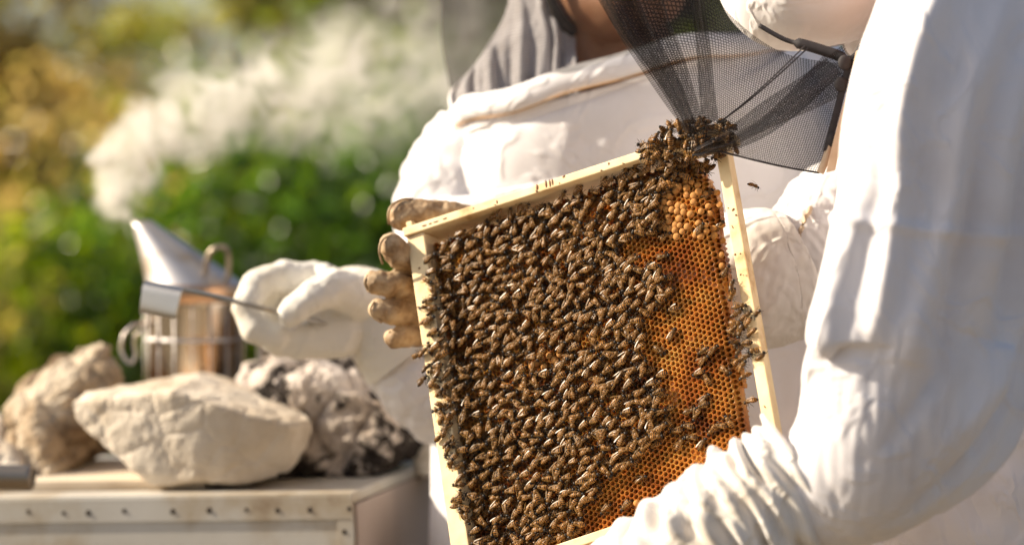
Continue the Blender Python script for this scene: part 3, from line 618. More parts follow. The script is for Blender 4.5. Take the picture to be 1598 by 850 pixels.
# wax core behind the open cells: gives the comb its thickness and closed free edge
st = []
def core():
    poly = []
    for i in range(len(CP)):
        a, b2 = CP[i], CP[(i + 1) % len(CP)]
        for t in np.linspace(0, 1, 14, endpoint=False): poly.append(a * (1 - t) + b2 * t)
    poly = np.array(poly); m = len(poly); cen = poly.mean(0); rings = []
    for f, hh in ((.975, -.0265), (.99, -.028), (.995, -.0305), (.99, -.034), (.975, -.038)):
        q = cen + (poly - cen) * f; wob = np.array([.0012 * noise.noise(Vector((x * 60, y * 60, hh * 300))) for x, y in q])
        q = q + unit(poly - cen) * wob[:, None]
        rings.append(TL + q[:, :1] * E1 + q[:, 1:] * E2 + NRM * (hh + HC0 * .0 - .0))
    Vc = np.concatenate(rings + [(TL + cen[0] * E1 + cen[1] * E2 + NRM * -.0268)[None], (TL + cen[0] * E1 + cen[1] * E2 + NRM * -.038)[None]])
    Fc = []
    for l in range(len(rings) - 1):
        for i in range(m): j = (i + 1) % m; Fc.append((l * m + i, l * m + j, l * m + m + j, l * m + m + i))
    e = len(rings) * m
    for i in range(m): Fc.append((i, (i + 1) % m, e)); Fc.append(((len(rings) - 1) * m + (i + 1) % m, (len(rings) - 1) * m + i, e + 1))
    o = mk('comb_core', Vc, Fc, M['wax']); hang(frame, o)
core()
# domed caps
bm = bmesh.new(); bmesh.ops.create_uvsphere(bm, u_segments=12, v_segments=8, radius=1.0)
cap_me = bpy.data.meshes.new('cell_cap'); bm.to_mesh(cap_me); bm.free(); cap_me.materials.append(M['cap']); cap_me.polygons.foreach_set('use_smooth', [True] * len(cap_me.polygons))
RF = Matrix(np.stack([E1, E2, NRM], 1).tolist()).to_4x4()
bpy.context.view_layer.update(); finv = frame.matrix_world.inverted(); cinv = comb.matrix_world.inverted()
cp_ = []
for i in range(40):                  # larger drone caps on their own hex lattice
    for j in range(40):
        x = i * .0068 * .866; y = (j + .5 * (i % 2)) * .0068; cp_.append((CAPP[:, 0].min() - .02 + cs * x + sn * y, CAPP[:, 1].min() - .02 - sn * x + cs * y))
cp_ = np.array(cp_); cp_ = cp_[inside(CAPP, cp_)]; cp_ = cp_[rng.uniform(size=len(cp_)) < .72] ; cp_ = cp_ + rng.normal(0, .0006, cp_.shape)
extra = np.array([uv_of(*q, HC0) for q in ((1018, 325), (1023, 338), (1010, 300), (995, 785), (846, 560), (838, 566), (858, 555), (866, 562), (830, 572), (850, 572), (874, 553), (1108, 262), (1120, 395), (1121, 412), (1118, 300), (1121, 318), (1122, 350), (1122, 372))])
cp_ = np.concatenate([cp_, extra])
for c, h in zip(cp_, comb_h(cp_)):
    o = bpy.data.objects.new('cell_cap', cap_me); C.objects.link(o); s = rng.uniform(.0029, .0039)
    o.parent = comb; o.matrix_parent_inverse = cinv
    o.matrix_basis = Matrix.Translation(Vector(UVP(c[0], c[1], h + rng.uniform(.0003, .0016)))) @ RF @ Matrix.Diagonal((s, s * rng.uniform(.92, 1.05), s * rng.uniform(.50, .85), 1))

# ---------------------------------------------------------------- bees
def bee_mesh(seed, leg_phase, curl, head_turn=0):
    r = np.random.default_rng(seed); Vs, Fs, seg, off = [], [], [], 0
    def addm(v, f, s):
        nonlocal off
        Vs.append(v); Fs.extend([tuple(int(a) + off for a in q) for q in f]); seg.extend(s); off += len(v)
    # body profile along x (mm): tail -> head, one continuous skin
    prof = [(-7.6, .05, -.5), (-7.3, .55, -.45), (-6.7, 1.1, -.35), (-5.8, 1.6, -.12), (-4.6, 1.95, .05), (-3.4, 2.08, .15), (-2.2, 1.95, .15), (-1.2, 1.6, .1), (-.75, 1.25, .05), (-.45, 1.25, .08), (-.1, 1.55, .15), (.7, 1.85, .25), (1.6, 1.82, .25), (2.4, 1.35, .1), (2.8, .68, .05), (3.0, .75, -.05), (3.3, 1.32, -.2), (3.9, 1.42, -.35), (4.5, 1.0, -.5), (4.8, .35, -.6), (4.85, .05, -.6)]
    nv = 12; V = []; S = []
    for k, (x, rr, z) in enumerate(prof):
        zz = z - curl * max(0, -x - 1) ** 1.5 * .05; flat = .86 if x < -.7 else (.95 if x < 2.8 else .85)
        yo = head_turn * max(0, x - 2.6) * .35
        for j in range(nv):
            th = 2 * math.pi * j / nv; wide = 1.18 if x > 3 else 1.0
            V.append((x, rr * math.cos(th) * wide + yo, zz + rr * math.sin(th) * flat)); S.append(x)
    Fq = [(k * nv + j, k * nv + (j + 1) % nv, (k + 1) * nv + (j + 1) % nv, (k + 1) * nv + j) for k in range(len(prof) - 1) for j in range(nv)]
    Fq = [q[::-1] for q in Fq]
    addm(np.array(V), Fq, S)
    for side in (-1, 1):       # legs and antennae
        for x0, ax_ in ((2.0, 1.6), (1.1, -.1), (.3, -2.2)):
            w = leg_phase * r.uniform(-.6, .6)
            p = np.array([(x0, side * 1.0, -1.0), (x0 + ax_ * .5 + w, side * 2.9, -.6), (x0 + ax_ + w, side * 3.9, -1.9), (x0 + ax_ * 1.3 + w, side * 4.6, -2.35)])
            v, f = sweep(p, [.28, .24, .20, .10], 4, name=None); addm(v, f, [9.0] * len(v))
        p = np.array([(4.5, side * .5, -.1), (5.3, side * 1.0, .1), (6.2, side * 1.5, -.5)]); v, f = sweep(p, [.11, .10, .08], 3, name=None); addm(v, f, [9.0] * len(v))
        eye = np.array([(3.75 + .5 * math.cos(a) * math.cos(e), side * (1.28 + .35 * math.sin(e)) + head_turn * .4, -.25 + .75 * math.sin(a) * math.cos(e)) for e in (0, .9) for a in np.linspace(0, 2 * math.pi, 8, endpoint=False)])
        addm(eye, [(j, (j + 1) % 8, 8 + (j + 1) % 8, 8 + j) for j in range(8)] + [tuple(range(8, 16))], [9.0] * 16)
    hv, hf, hs = [], [], []     # fuzz on thorax and abdomen bands
    for q in range(90):
        x = r.uniform(-.2, 2.5) if q < 78 else r.uniform(-5.5, -1.0); i = np.interp(x, [p[0] for p in prof], [p[1] for p in prof]); z = np.interp(x, [p[0] for p in prof], [p[2] for p in prof])
        th = r.uniform(-.5, math.pi + .5); nn = np.array([r.normal(-.25, .3), math.cos(th), math.sin(th)]); base = np.array([x, i * math.cos(th), z + i * .9 * math.sin(th)])
        t = np.array([0, -math.sin(th), math.cos(th)]) * .10; k = len(hv)
        hv += [base - t, base + t, base + unit(nn) * r.uniform(.35, .65)]; hf.append((k, k + 1, k + 2)); hs += [20.0 if x > -.5 else 21.0] * 3
    addm(np.array(hv), hf, hs)
    return np.concatenate(Vs) * .001, Fs, np.array(seg, np.float32)
def wing_mesh(side, open_, lift_):
    out = [(0, 0), (-.8, .75), (-2.4, 1.35), (-4.6, 1.75), (-6.6, 1.70), (-7.6, 1.15), (-7.7, .6), (-6.6, .15), (-4.5, -.12), (-2.2, -.15)]
    a = -side * open_; v = []
    for x, y in out:
        x *= .90; y = (y - .25) * side * .78; xx = x * math.cos(a) - y * math.sin(a); yy = x * math.sin(a) + y * math.cos(a)
        v.append((.9 + xx, side * .75 + yy, 2.45 + lift_ * -x * .05 - abs(y) * .30 + .05 * side))
    v.append(tuple(np.mean(v, axis=0) + np.array([0, 0, .12]))); m = len(out)
    return np.array(v) * .001, [(i, (i + 1) % m, m) for i in range(m)]
beem, nt, b = nodes('bee_body'); at = N(nt, 'ShaderNodeAttribute', attribute_name='seg')
mr = N(nt, 'ShaderNodeMapRange'); mr.inputs[1].default_value = -8; mr.inputs[2].default_value = 22; nt.links.new(at.outputs['Fac'], mr.inputs[0])
def sp(x): return (x + 8) / 30
DK, AM, TH, GD = (.008, .004, .002), (.30, .125, .018), (.115, .055, .011), (.25, .125, .025)
stp = [(sp(-7.4), DK), (sp(-6.3), DK), (sp(-6.1), AM), (sp(-5.5), DK), (sp(-5.0), DK), (sp(-4.8), AM), (sp(-4.3), (.20, .095, .022)), (sp(-4.0), DK), (sp(-3.4), DK), (sp(-3.2), AM), (sp(-2.7), (.21, .10, .024)), (sp(-2.3), DK), (sp(-1.9), DK), (sp(-1.7), AM), (sp(-1.0), DK), (sp(-.2), TH), (sp(2.4), TH), (sp(3.0), DK), (sp(6.0), DK), (sp(9.5), (.03, .018, .01)), (sp(15), GD), (sp(22), (.17, .09, .03))]
rp = ramp(nt, mr.outputs[0], stp); oi = N(nt, 'ShaderNodeObjectInfo'); hs = N(nt, 'ShaderNodeHueSaturation'); mv = N(nt, 'ShaderNodeMapRange'); mv.inputs[3].default_value = .55; mv.inputs[4].default_value = 1.45
nt.links.new(oi.outputs['Random'], mv.inputs[0]); nt.links.new(mv.outputs[0], hs.inputs['Value']); nt.links.new(rp.outputs[0], hs.inputs['Color']); nt.links.new(hs.outputs[0], b.inputs['Base Color'])
b.inputs['Roughness'].default_value = .48; b.inputs['Specular IOR Level'].default_value = .35
wm, nt, b = nodes('bee_wing'); b.inputs['Base Color'].default_value = (.31, .165, .045, 1); b.inputs['Roughness'].default_value = .30; b.inputs['Specular IOR Level'].default_value = .6
tr = N(nt, 'ShaderNodeBsdfTransparent'); tr.inputs[0].default_value = (.95, .85, .7, 1); mx = N(nt, 'ShaderNodeMixShader'); mx.inputs[0].default_value = .36; out = nt.nodes['Material Output']
nt.links.new(tr.outputs[0], mx.inputs[1]); nt.links.new(b.outputs[0], mx.inputs[2]); nt.links.new(mx.outputs[0], out.inputs[0])
VAR = []
for k in range(6):
    bv, bf, bs = bee_mesh(50 + k, .4 + .2 * k, [.3, .9, .1, .6, 1.1, .4][k], [0, .6, -.6, .3, -.2, 0][k]); op = [.06, .10, .20, .05, .30, .14][k]
    wl = wing_mesh(1, op, [.5, .2, .9, .3, 1.1, .6][k]); wr = wing_mesh(-1, op * .9, [.4, .3, .8, .4, 1.0, .5][k])
    me = bpy.data.meshes.new('bee'); me.from_pydata(bv.tolist(), [], bf); a = me.attributes.new('seg', 'FLOAT', 'POINT'); a.data.foreach_set('value', bs); me.materials.append(beem); me.polygons.foreach_set('use_smooth', [True] * len(me.polygons))
    wms = []
    for v, f in (wl, wr):
        w = bpy.data.meshes.new('wing'); w.from_pydata(v.tolist(), [], f); w.materials.append(wm); w.polygons.foreach_set('use_smooth', [True] * len(w.polygons)); wms.append(w)
    VAR.append((me, wms, (bv, bf, bs), (wl, wr)))
def bee_matrix(u, v, h, ang, tilt=0.0, roll=0.0, sc=1.0):
    x = np.array(math.cos(ang) * E1 + math.sin(ang) * E2); y = np.cross(NRM, x)
    m = Matrix(np.stack([x, y, NRM], 1).tolist()).to_4x4()
    return Matrix.Translation(Vector(UVP(u, v, h))) @ m @ Matrix.Rotation(tilt, 4, 'Y') @ Matrix.Rotation(roll, 4, 'X') @ Matrix.Diagonal((sc, sc, sc, 1))
def put_bee(mat, label, group, k):
    me, wms, _, _ = VAR[k]; o = bpy.data.objects.new('bee', me); C.objects.link(o); o.matrix_world = mat; tag(o, label, 'bee', group)
    for w in wms:
        c = bpy.data.objects.new('wing', w); C.objects.link(c); c.parent = o
    return o
LB = {'crowd': ('striped brown honey bee packed into the crowd covering the comb', 'bees crowding the comb'),
      'open': ('honey bee walking on the bare open cells of the comb', 'bees on the open cells'),
      'bar': ('honey bee clustered on the thin pale bar beside the open cells', 'bees on the thin bar'),
      'wide': ('honey bee crawling onto the wide pale bar next to the brown glove', 'bees on the wide bar'),
      'veil': ('honey bee in the clump on the frame corner touching the black veil', 'bees on the frame corner')}
def axis_angle():
    a = random.gauss(-.42, .34) if random.random() < .66 else random.uniform(-math.pi / 2, math.pi / 2)
    return a + (math.pi if random.random() < .5 else 0)
cov = [(684, 396), (700, 380), (735, 354), (800, 328), (850, 320), (905, 299), (955, 280), (990, 256), (1030, 240), (1085, 245), (1100, 262), (1075, 275), (1040, 285), (1026, 325), (1036, 366), (985, 372), (950, 392), (990, 402), (1030, 420), (1046, 462), (1000, 500), (1004, 545), (1022, 600), (1046, 650), (1026, 690), (990, 725), (940, 750), (918, 800), (892, 838), (800, 872), (765, 880), (748, 865), (725, 770), (712, 700), (700, 640), (690, 600), (688, 560), (683, 520), (680, 470), (680, 430)]
holes = [[(800, 560), (860, 535), (890, 548), (870, 575), (820, 585)], [(960, 398), (1000, 385), (1010, 398), (975, 412)], [(905, 500), (930, 495), (925, 512)]]
bees = []                                     # (matrix, kind, k, height)
acc = []
covA = np.array(cov, float)
def far(x, y, d): return all((x - a) ** 2 + (y - c) ** 2 > d * d for a, c in acc)
tries = 0
while tries < 26000:
    tries += 1; x = random.uniform(660, 1105); y = random.uniform(235, 885)
    pt = np.array([[x, y]])
    if not inside(covA, pt)[0]: continue
    if any(inside(np.array(hh, float), pt)[0] for hh in holes) and random.random() < .93: continue
    dmin = 12.8 + 4.2 * noise.noise(Vector((x * .02, y * .02, 2.)))
    if not far(x, y, dmin): continue
    acc.append((x, y))
acc_uv = np.array([uv_of(x, y, -.013) for x, y in acc]); ah = comb_h(acc_uv)
for (x, y), (u, v), h in zip(acc, acc_uv, ah):
    lay = random.random(); edge = max(0, 1 - (u - .022) / .03) * .010
    hh = h + .0066 + .0034 * lay + edge
    bees.append([bee_matrix(u, v, hh, axis_angle(), random.gauss(0, .09), random.gauss(0, .16), random.uniform(1.12, 1.36)), 'crowd', random.randrange(6), hh - h])
under = []
tries = 0
while tries < 9000:                            # the lower layer, mostly hidden in the shade of the upper one
    tries += 1; x = random.uniform(660, 1105); y = random.uniform(235, 885); pt = np.array([[x, y]])
    if not inside(covA, pt)[0] or any(inside(np.array(hh, float), pt)[0] for hh in holes): continue
    if random.random() < .25 or not all((x - a) ** 2 + (y - c) ** 2 > 256 for a, c in under): continue
    under.append((x, y))
uuv = np.array([uv_of(x, y, -.014) for x, y in under])
for (u, v), h in zip(uuv, comb_h(uuv)):
    bees.append([bee_matrix(u, v, h + .0022, axis_angle(), random.gauss(0, .1), random.gauss(0, .25), 1.15), 'under', random.randrange(6), 0])
def single(kind, lst, h=None, tilt=.1, jit=0):
    for q in lst:
        x, y = q[:2]
        if h is None: u, v = uv_of(x, y, -.013); hh = comb_h(np.array([[u, v]]))[0] + .0026
        else: u, v = uv_of(x, y, h); hh = h + .0026
        bees.append([bee_matrix(u, v, hh, q[2] if len(q) > 2 else axis_angle(), random.gauss(0, tilt), random.gauss(0, tilt * 1.5), 1.2), kind, random.randrange(6), 9])
single('open', [(1050, 520), (1030, 547), (1094, 548), (1113, 544), (1098, 560), (1087, 582), (1101, 588), (1140, 560), (1131, 577), (1100, 620), (1094, 633), (1085, 648), (1136, 655), (1122, 664), (1075, 682), (1061, 690), (1096, 690), (1070, 664), (1014, 690), (1022, 603), (1048, 483), (1010, 420), (1036, 400), (975, 790), (1110, 672), (1052, 672), (1040, 640), (1018, 640), (1078, 640), (1028, 585), (1000, 745), (985, 700), (942, 795), (915, 835), (1118, 348), (1095, 356), (1040, 368), (1042, 300), (1103, 300), (1030, 452), (1038, 436), (1104, 265), (1126, 418), (1166, 624), (1047, 455)])
single('bar', [(1144, 444), (1143, 463), (1158, 478), (1154, 488), (1183, 490), (1168, 492), (1152, 505), (1166, 508), (1156, 520), (1172, 522), (1150, 535), (1163, 537), (1154, 550), (1177, 548), (1190, 556), (1168, 556), (1161, 570), (1120, 246)], h=.001, tilt=.4)
single('bar', [(1150, 540), (1147, 522), (1156, 562), (1163, 588), (1168, 690), (1149, 512)], h=-.008, tilt=.5)
single('wide', [(668, 470), (664, 480), (674, 487), (655, 553), (664, 548), (672, 542), (670, 572), (677, 580), (663, 592), (676, 600), (688, 612), (684, 640), (692, 652), (697, 668), (690, 680), (699, 707), (706, 722), (703, 690), (712, 778), (718, 790), (720, 772), (683, 560), (681, 590), (676, 520), (668, 500), (694, 632), (722, 800), (686, 575)], h=.0005, tilt=.3)
for _ in range(95):             # heaped clump on the frame corner
    t = random.random(); x = 1002 + 138 * t + random.gauss(0, 7); top = 232 - 46 * math.sin(min(1, t * 1.25) * math.pi * .62); bot = 250 - 4 * t
    y = random.uniform(top, bot); hq = random.uniform(.004, .010) + .012 * max(0, math.sin(math.pi * t)) * random.random()
    u, v = uv_of(x, y, hq); bees.append([bee_matrix(u, v, hq + .002, random.uniform(-math.pi, math.pi), random.gauss(0, .45), random.gauss(0, .5), 1.2), 'veil', random.randrange(6), 9])
bees.sort(key=lambda q: -q[3] - random.random() * .001)
NB = 299; cnt_k = {}; shown, rest = [], []
veil_n = 0
for q in bees:
    if q[1] == 'veil':
        veil_n += 1; (shown if veil_n <= 45 else rest).append(q)
    elif q[1] == 'under': rest.append(q)
    elif q[1] != 'crowd': shown.append(q)
for q in bees:
    if q[1] == 'crowd': (shown if len(shown) < NB else rest).append(q)
def where(m_):
    x, y, _d = PD(np.array(m_)[:3, 3]); ledge = 357 - .325 * (x - 631)
    if y - ledge < 62: return 'honey bee on the upper fringe of the crowd along the end bar'
    if x - (640 + .14 * (y - 357)) < 75: return 'honey bee at the edge of the crowd beside the wide pale bar'
    if x > 1000 and y < 390: return 'honey bee in the crowd beside the domed cell caps'
    if x > 985 - .0 * y and y < 720: return 'honey bee on the ragged edge of the crowd facing the open cells'
    if y > 700: return 'honey bee low in the crowd above the white gauntlet'
    return LB['crowd'][0]
for m_, kd, k, _ in shown: put_bee(m_, where(m_) if kd == 'crowd' else LB[kd][0], LB[kd][1], k)
Vs, Fs, Sg, Vw, Fw, ob, ow = [], [], [], [], [], 0, 0
for m_, kd, k, _ in rest:
    mm = np.array(m_); bv, bf, bs = VAR[k][2]; Vs.append(bv @ mm[:3, :3].T + mm[:3, 3]); Fs += [tuple(a + ob for a in f) for f in bf]; ob += len(bv); Sg.append(bs)
    for wv, wf in VAR[k][3]:
        Vw.append(wv @ mm[:3, :3].T + mm[:3, 3]); Fw += [tuple(a + ow for a in f) for f in wf]; ow += len(wv)
sw = empty('bee_mass', fc); tag(sw, 'dense mass of honey bees filling in beneath the top layer on the comb', 'bees', kind='stuff')
o1 = mk('bee_bodies', np.concatenate(Vs), Fs, beem); a = o1.data.attributes.new('seg', 'FLOAT', 'POINT'); a.data.foreach_set('value', np.concatenate(Sg)); o2 = mk('bee_wings', np.concatenate(Vw), Fw, wm)
o1['kind'] = 'stuff'; o2['kind'] = 'stuff'; hang(sw, o1, o2)
# the bee in flight
pf = P(1178, 290, 2.40); me, wms, _, _ = VAR[4]
fo = bpy.data.objects.new('bee', me); C.objects.link(fo)
fo.matrix_world = Matrix.Translation(Vector(pf)) @ Matrix.Rotation(R(28), 4, 'Y') @ Matrix.Rotation(R(25), 4, 'X') @ Matrix.Rotation(R(12), 4, 'Z'); tag(fo, 'lone honey bee flying in the gap between the frame and the canvas gauntlet', 'bee')
for w in wms:
    c = bpy.data.objects.new('wing', w); C.objects.link(c); c.parent = fo
print('bees', len(shown), len(rest), 'cells', n, 'frame', WF, HF, NRM)

# ---------------------------------------------------------------- hive tool
TD = 2.715
tool = empty('hive_tool', P(430, 490, TD)); tag(tool, 'flat steel hive tool with a hooked end, gripped in a white glove', 'hive tool')
def ribbon(ctr, w_vec, thick, mat, name):
    ctr = np.asarray(ctr); t = unit(np.gradient(ctr, axis=0)); wv = np.asarray(w_vec); nn = unit(np.cross(t, wv / np.linalg.norm(wv)))
    if wv.ndim == 1: wv = np.broadcast_to(wv, ctr.shape)
    V = np.stack([ctr - wv / 2 - nn * thick / 2, ctr + wv / 2 - nn * thick / 2, ctr + wv / 2 + nn * thick / 2, ctr - wv / 2 + nn * thick / 2], 1).reshape(-1, 3)
    m = len(ctr); F = [(i * 4 + j, i * 4 + (j + 1) % 4, i * 4 + 4 + (j + 1) % 4, i * 4 + 4 + j) for i in range(m - 1) for j in range(4)] + [(3, 2, 1, 0), tuple((m - 1) * 4 + j for j in range(4))]
    o = from_bm(name, bevel_mesh(V, F, .0004, 1), mat); o.data.polygons.foreach_set('use_smooth', [False] * len(o.data.polygons)); return o
# shaft runs from the fist to the bend; its width points mostly away from the camera; the hook drops down towards us
wv = np.array(P(222, 442, TD + .012)) - np.array(P(278, 452, TD - .012))
shaft = [P(540, 512, TD + .05), P(490, 500, TD + .03), P(432, 486, TD + .001), P(380, 473, TD - .010), P(330, 461, TD - .014), P(286, 452, TD - .018)]
w2 = FWD * .016 + UP * .0016
hang(tool, ribbon(catmull(shaft, 18), w2, .0036, M['steel'], 'shaft'))
hc = [P(288, 451, TD - .010), P(268, 447, TD - .012), P(252, 446, TD - .014), P(247, 452, TD - .018), P(250, 470, TD - .02), P(253, 490, TD - .02)]
hook_w = unit(np.array([1, .35, -.15])) * .040
top0 = (np.array(P(224, 447, TD - .0)) + np.array(P(284, 452, TD - .02))) / 2
prof = [(P(229, 440, TD), P(292, 451, TD - .018)), (P(226, 441, TD - .003), P(288, 452, TD - .021)), (P(223, 447, TD - .007), P(283, 458, TD - .025)), (P(221, 462, TD - .008), P(279, 474, TD - .026)), (P(219, 479, TD - .008), P(275, 491, TD - .026)), (P(218, 487, TD - .006), P(274, 497, TD - .024))]
ctr = np.array([(np.array(a) + np.array(b)) / 2 for a, b in prof]); wvv = np.array([np.array(b) - np.array(a) for a, b in prof])
hang(tool, ribbon(catmull(ctr, 16), catmull(wvv, 16), .0028, M['steel'], 'hook'))

# ---------------------------------------------------------------- people
def blob(name, chains, voxel, mat, parent, smooth=6, disp=None, balls=()):
    bm = bmesh.new()
    for ch in chains: chain(bm, ch)
    for bl in balls: ball(bm, *bl)
    me = remeshed(bm, voxel, smooth, .5)
    if disp: mesh_disp(me, disp)
    me.name = name; o = bpy.data.objects.new(name, me); link(o, None, mat)
    if parent is not None: hang(parent, o)
    return o
def pc(*rows): return [(P(x, y, d), r / 1000) for x, y, d, r in rows]
def wrinkle(amp, freq, seed=1, dirs=(1, 1, 1)):
    def fn(co):
        a = fbm(co * np.array(dirs), freq, seed, 3); return amp * (1 - 2.2 * np.abs(a))
    return fn
GL = 'beekeepers in white suits'
# ===== facing beekeeper
A = empty('person', (float(P(975, 100, 2.82)[0]), float(P(975, 100, 2.82)[1]), 0)); tag(A, 'person in white suit and black veil facing us, gripping a hive tool', 'person', GL)
ax0, ay0 = A.location.x, A.location.y
def W(x, y, z): return np.array([ax0 + x, ay0 + y, z])
chA = [pc((962, 160, 2.84, 66), (962, 60, 2.84, 57), (965, -40, 2.83, 58)),
       pc((958, 20, 2.775, 34), (985, 0, 2.755, 32), (1000, -18, 2.75, 26)),
       pc((900, -30, 2.80, 33), (925, 8, 2.78, 30), (975, 10, 2.76, 30)), pc((1045, -40, 2.81, 30), (1030, 0, 2.78, 28), (990, 8, 2.76, 28)),
       pc((905, 20, 2.80, 17), (918, 90, 2.785, 15), (945, 150, 2.78, 13)),
       [(P(975, 200, 2.86), .12), (P(980, 420, 2.86), .13), (W(0, .02, 1.0), .135), (W(0, .02, .88), .14)],
       [(P(790, 240, 2.87), .075), (P(1160, 200, 2.87), .075)], [(P(770, 260, 2.86), .055), (P(715, 610, 2.80), .042), (P(600, 510, 2.79), .034), (P(545, 485, 2.79), .03)],
       [(P(1175, 220, 2.88), .055), (P(1330, 560, 2.9), .042), (P(1320, 880, 2.86), .032), (W(.33, .0, .80), .03)],
       [(W(-.09, .02, .88), .095), (W(-.10, 0, .48), .06), (W(-.10, .03, .09), .045), (W(-.10, -.1, .045), .04)], [(W(.09, .02, .88), .095), (W(.10, 0, .48), .06), (W(.10, .03, .09), .045), (W(.10, -.1, .045), .04)]]
hd = P(968, -135, 2.84)
body = blob('body', chA, .0065, M['skin'], A, 5, balls=[(hd, .078, .098, .108), (P(995, -75, 2.745), .016, .02, .022), (P(1003, -95, 2.74), .013, .02, .026), (P(862, -110, 2.85), .012, .02, .032), (P(1070, -115, 2.84), .012, .02, .032)])
for sx in (960, 1035):
    bm = bmesh.new(); bmesh.ops.create_uvsphere(bm, u_segments=12, v_segments=8, radius=.012, matrix=Matrix.Translation(Vector(P(sx, -140, 2.757)))); hang(A, from_bm('eye', bm, M['black'], smooth=True))
bm = bmesh.new(); ball(bm, hd + np.array([0, .014, .018]), .086, .10, .105); me = remeshed(bm, .006, 2); mesh_disp(me, wrinkle(.004, 40, 3)); o = bpy.data.objects.new('hair', me); link(o, None, M['hair']); hang(A, o)
hang(A, sweep(catmull([P(845, -60, 2.77), P(858, -5, 2.765), P(874, 30, 2.768), P(893, 52, 2.78)], 16), [.006] * 8 + [.007] * 8, 8, M['hair'], 'hair_lock'))
# jacket
T = tube_grid([(966, 140, 2.84, 181, 131), (967, 152, 2.84, 181, 131), (974, 188, 2.84, 195, 138), (990, 230, 2.845, 216, 142), (998, 300, 2.85, 242, 142), (995, 430, 2.86, 244, 140), (988, 600, 2.86, 228, 138), (988, 800, 2.86, 225, 140), (985, 1050, 2.86, 228, 150)], 150, 200, sq=.9)
wq = np.exp(-(np.arange(150) / 38.) ** 2)[:, None]; T = T + UP * (wq * .235 * ((T - P(966, 128, 2.84)) @ RIGHT))[..., None]
X = drape(T, True, 1.03, 1.025, 110, .008, .011, 9, 3, stretch=(1, 1, .45), lam=40)
hang(A, grid_mesh('jacket', relax(X, True, 2), True, M['suit'], None))
# collar hoop: stiff band that carries the veil
def hoop(r_in, z0, z1, thick, name, mat):
    prof = [(1.0, z0), (1.025, z0 - (z0 - z1) * .12), (1.045, (z0 + z1) / 2), (1.045, z1 + (z0 - z1) * .12), (1.02, z1)]
    n = 120; V = []
    c0 = P(966, 128, 2.84); mj = unit(RIGHT * .972 + UP * .235 + FWD * .0); mn = unit(FWD * .98 - UP * .05); ax_ = unit(np.cross(mj, mn)); ax_ = ax_ if ax_[2] > 0 else -ax_
    rows = []
    for (f, z) in prof + [(p[0] - thick, p[1]) for p in prof[::-1]]:
        th = np.linspace(0, 2 * math.pi, n, endpoint=False); wob = 1 + .012 * np.sin(th * 5 + 1) + .008 * np.sin(th * 11)
        rows.append(c0 + mj * (np.cos(th) * .190 * f * wob)[:, None] + mn * (np.sin(th) * .140 * f * wob)[:, None] + ax_ * (z + .003 * np.sin(th * 4 + .6) + .002 * np.sin(th * 9))[:, None])
    rows.append(rows[0]); o = grid_mesh(name, np.array(rows), True, mat, None); hang(A, o); return c0, mj, mn, ax_
c0, mj, mn, ax_ = hoop(.19, .014, -.013, .05, 'collar', M['suit'])
th = np.linspace(0, 2 * math.pi, 160)
hang(A, sweep(c0 + mj * (np.cos(th) * .1965)[:, None] + mn * (np.sin(th) * .1455)[:, None] + ax_ * (-.0135 + .003 * np.sin(th * 4 + .6) + .002 * np.sin(th * 9))[:, None], .0006, 6, M['thread'], 'collar_stitching', caps=False))
# crumpled grey hood cloth round the neck, inside the veil
ctr = [[(705, 178, 2.765), (728, 172, 2.755), (760, 170, 2.745), (800, 172, 2.735), (840, 165, 2.73), (872, 158, 2.735), (905, 150, 2.76)],
       [(702, 150, 2.785), (725, 135, 2.77), (757, 120, 2.755), (800, 115, 2.745), (845, 110, 2.74), (872, 110, 2.745), (900, 105, 2.77)],
       [(718, 128, 2.81), (735, 112, 2.80), (760, 82, 2.79), (802, 70, 2.765), (848, 62, 2.755), (874, 60, 2.76), (896, 62, 2.785)],
       [(745, 100, 2.84), (752, 88, 2.83), (772, 66, 2.82), (806, 30, 2.79), (842, 22, 2.775), (868, 18, 2.78), (888, 20, 2.80)],
       [(790, 30, 2.86), (792, 20, 2.85), (796, 5, 2.84), (806, -10, 2.81), (840, -20, 2.79), (862, -22, 2.795), (876, -20, 2.81)],
       [(800, -40, 2.87), (800, -45, 2.86), (802, -50, 2.85), (810, -55, 2.82), (838, -60, 2.81), (856, -62, 2.815), (868, -62, 2.83)]]
def sheet(rows, nu, nv):
    Rw = np.array([catmull([list(P(*q)) for q in r_], nv) for r_ in rows]); return np.stack([catmull(Rw[:, j], nu) for j in range(nv)], 1)
def ringd(x, f): return 2.84 - .128 * f * math.sqrt(max(0, 1 - ((x - 966) / 268.) ** 2))
ctr[0] = [(x, y, ringd(x, .94)) for x, y, d in ctr[0]]; ctr[1] = [(x, y, ringd(x, .86)) for x, y, d in ctr[1]]; ctr[2] = [(x, y, max(d, ringd(x, .80))) for x, y, d in ctr[2]]
S = sheet(ctr, 70, 110)
ph = np.linspace(0, 1, 110)[None, :]; am = (np.linspace(1, .45, 70)[:, None]) * .0065
S = S + (am * (np.sin(ph * 40 + 1.5 * np.sin(ph * 9)) + .5 * np.sin(ph * 71 + np.linspace(0, 3, 70)[:, None])))[..., None] * -FWD
S = drape(S, False, 1.05, 1.05, 60, .03, .004, 30, 4)
hang(A, grid_mesh('neck_cloth', S, False, M['grey_cloth'], None, thick=.002))
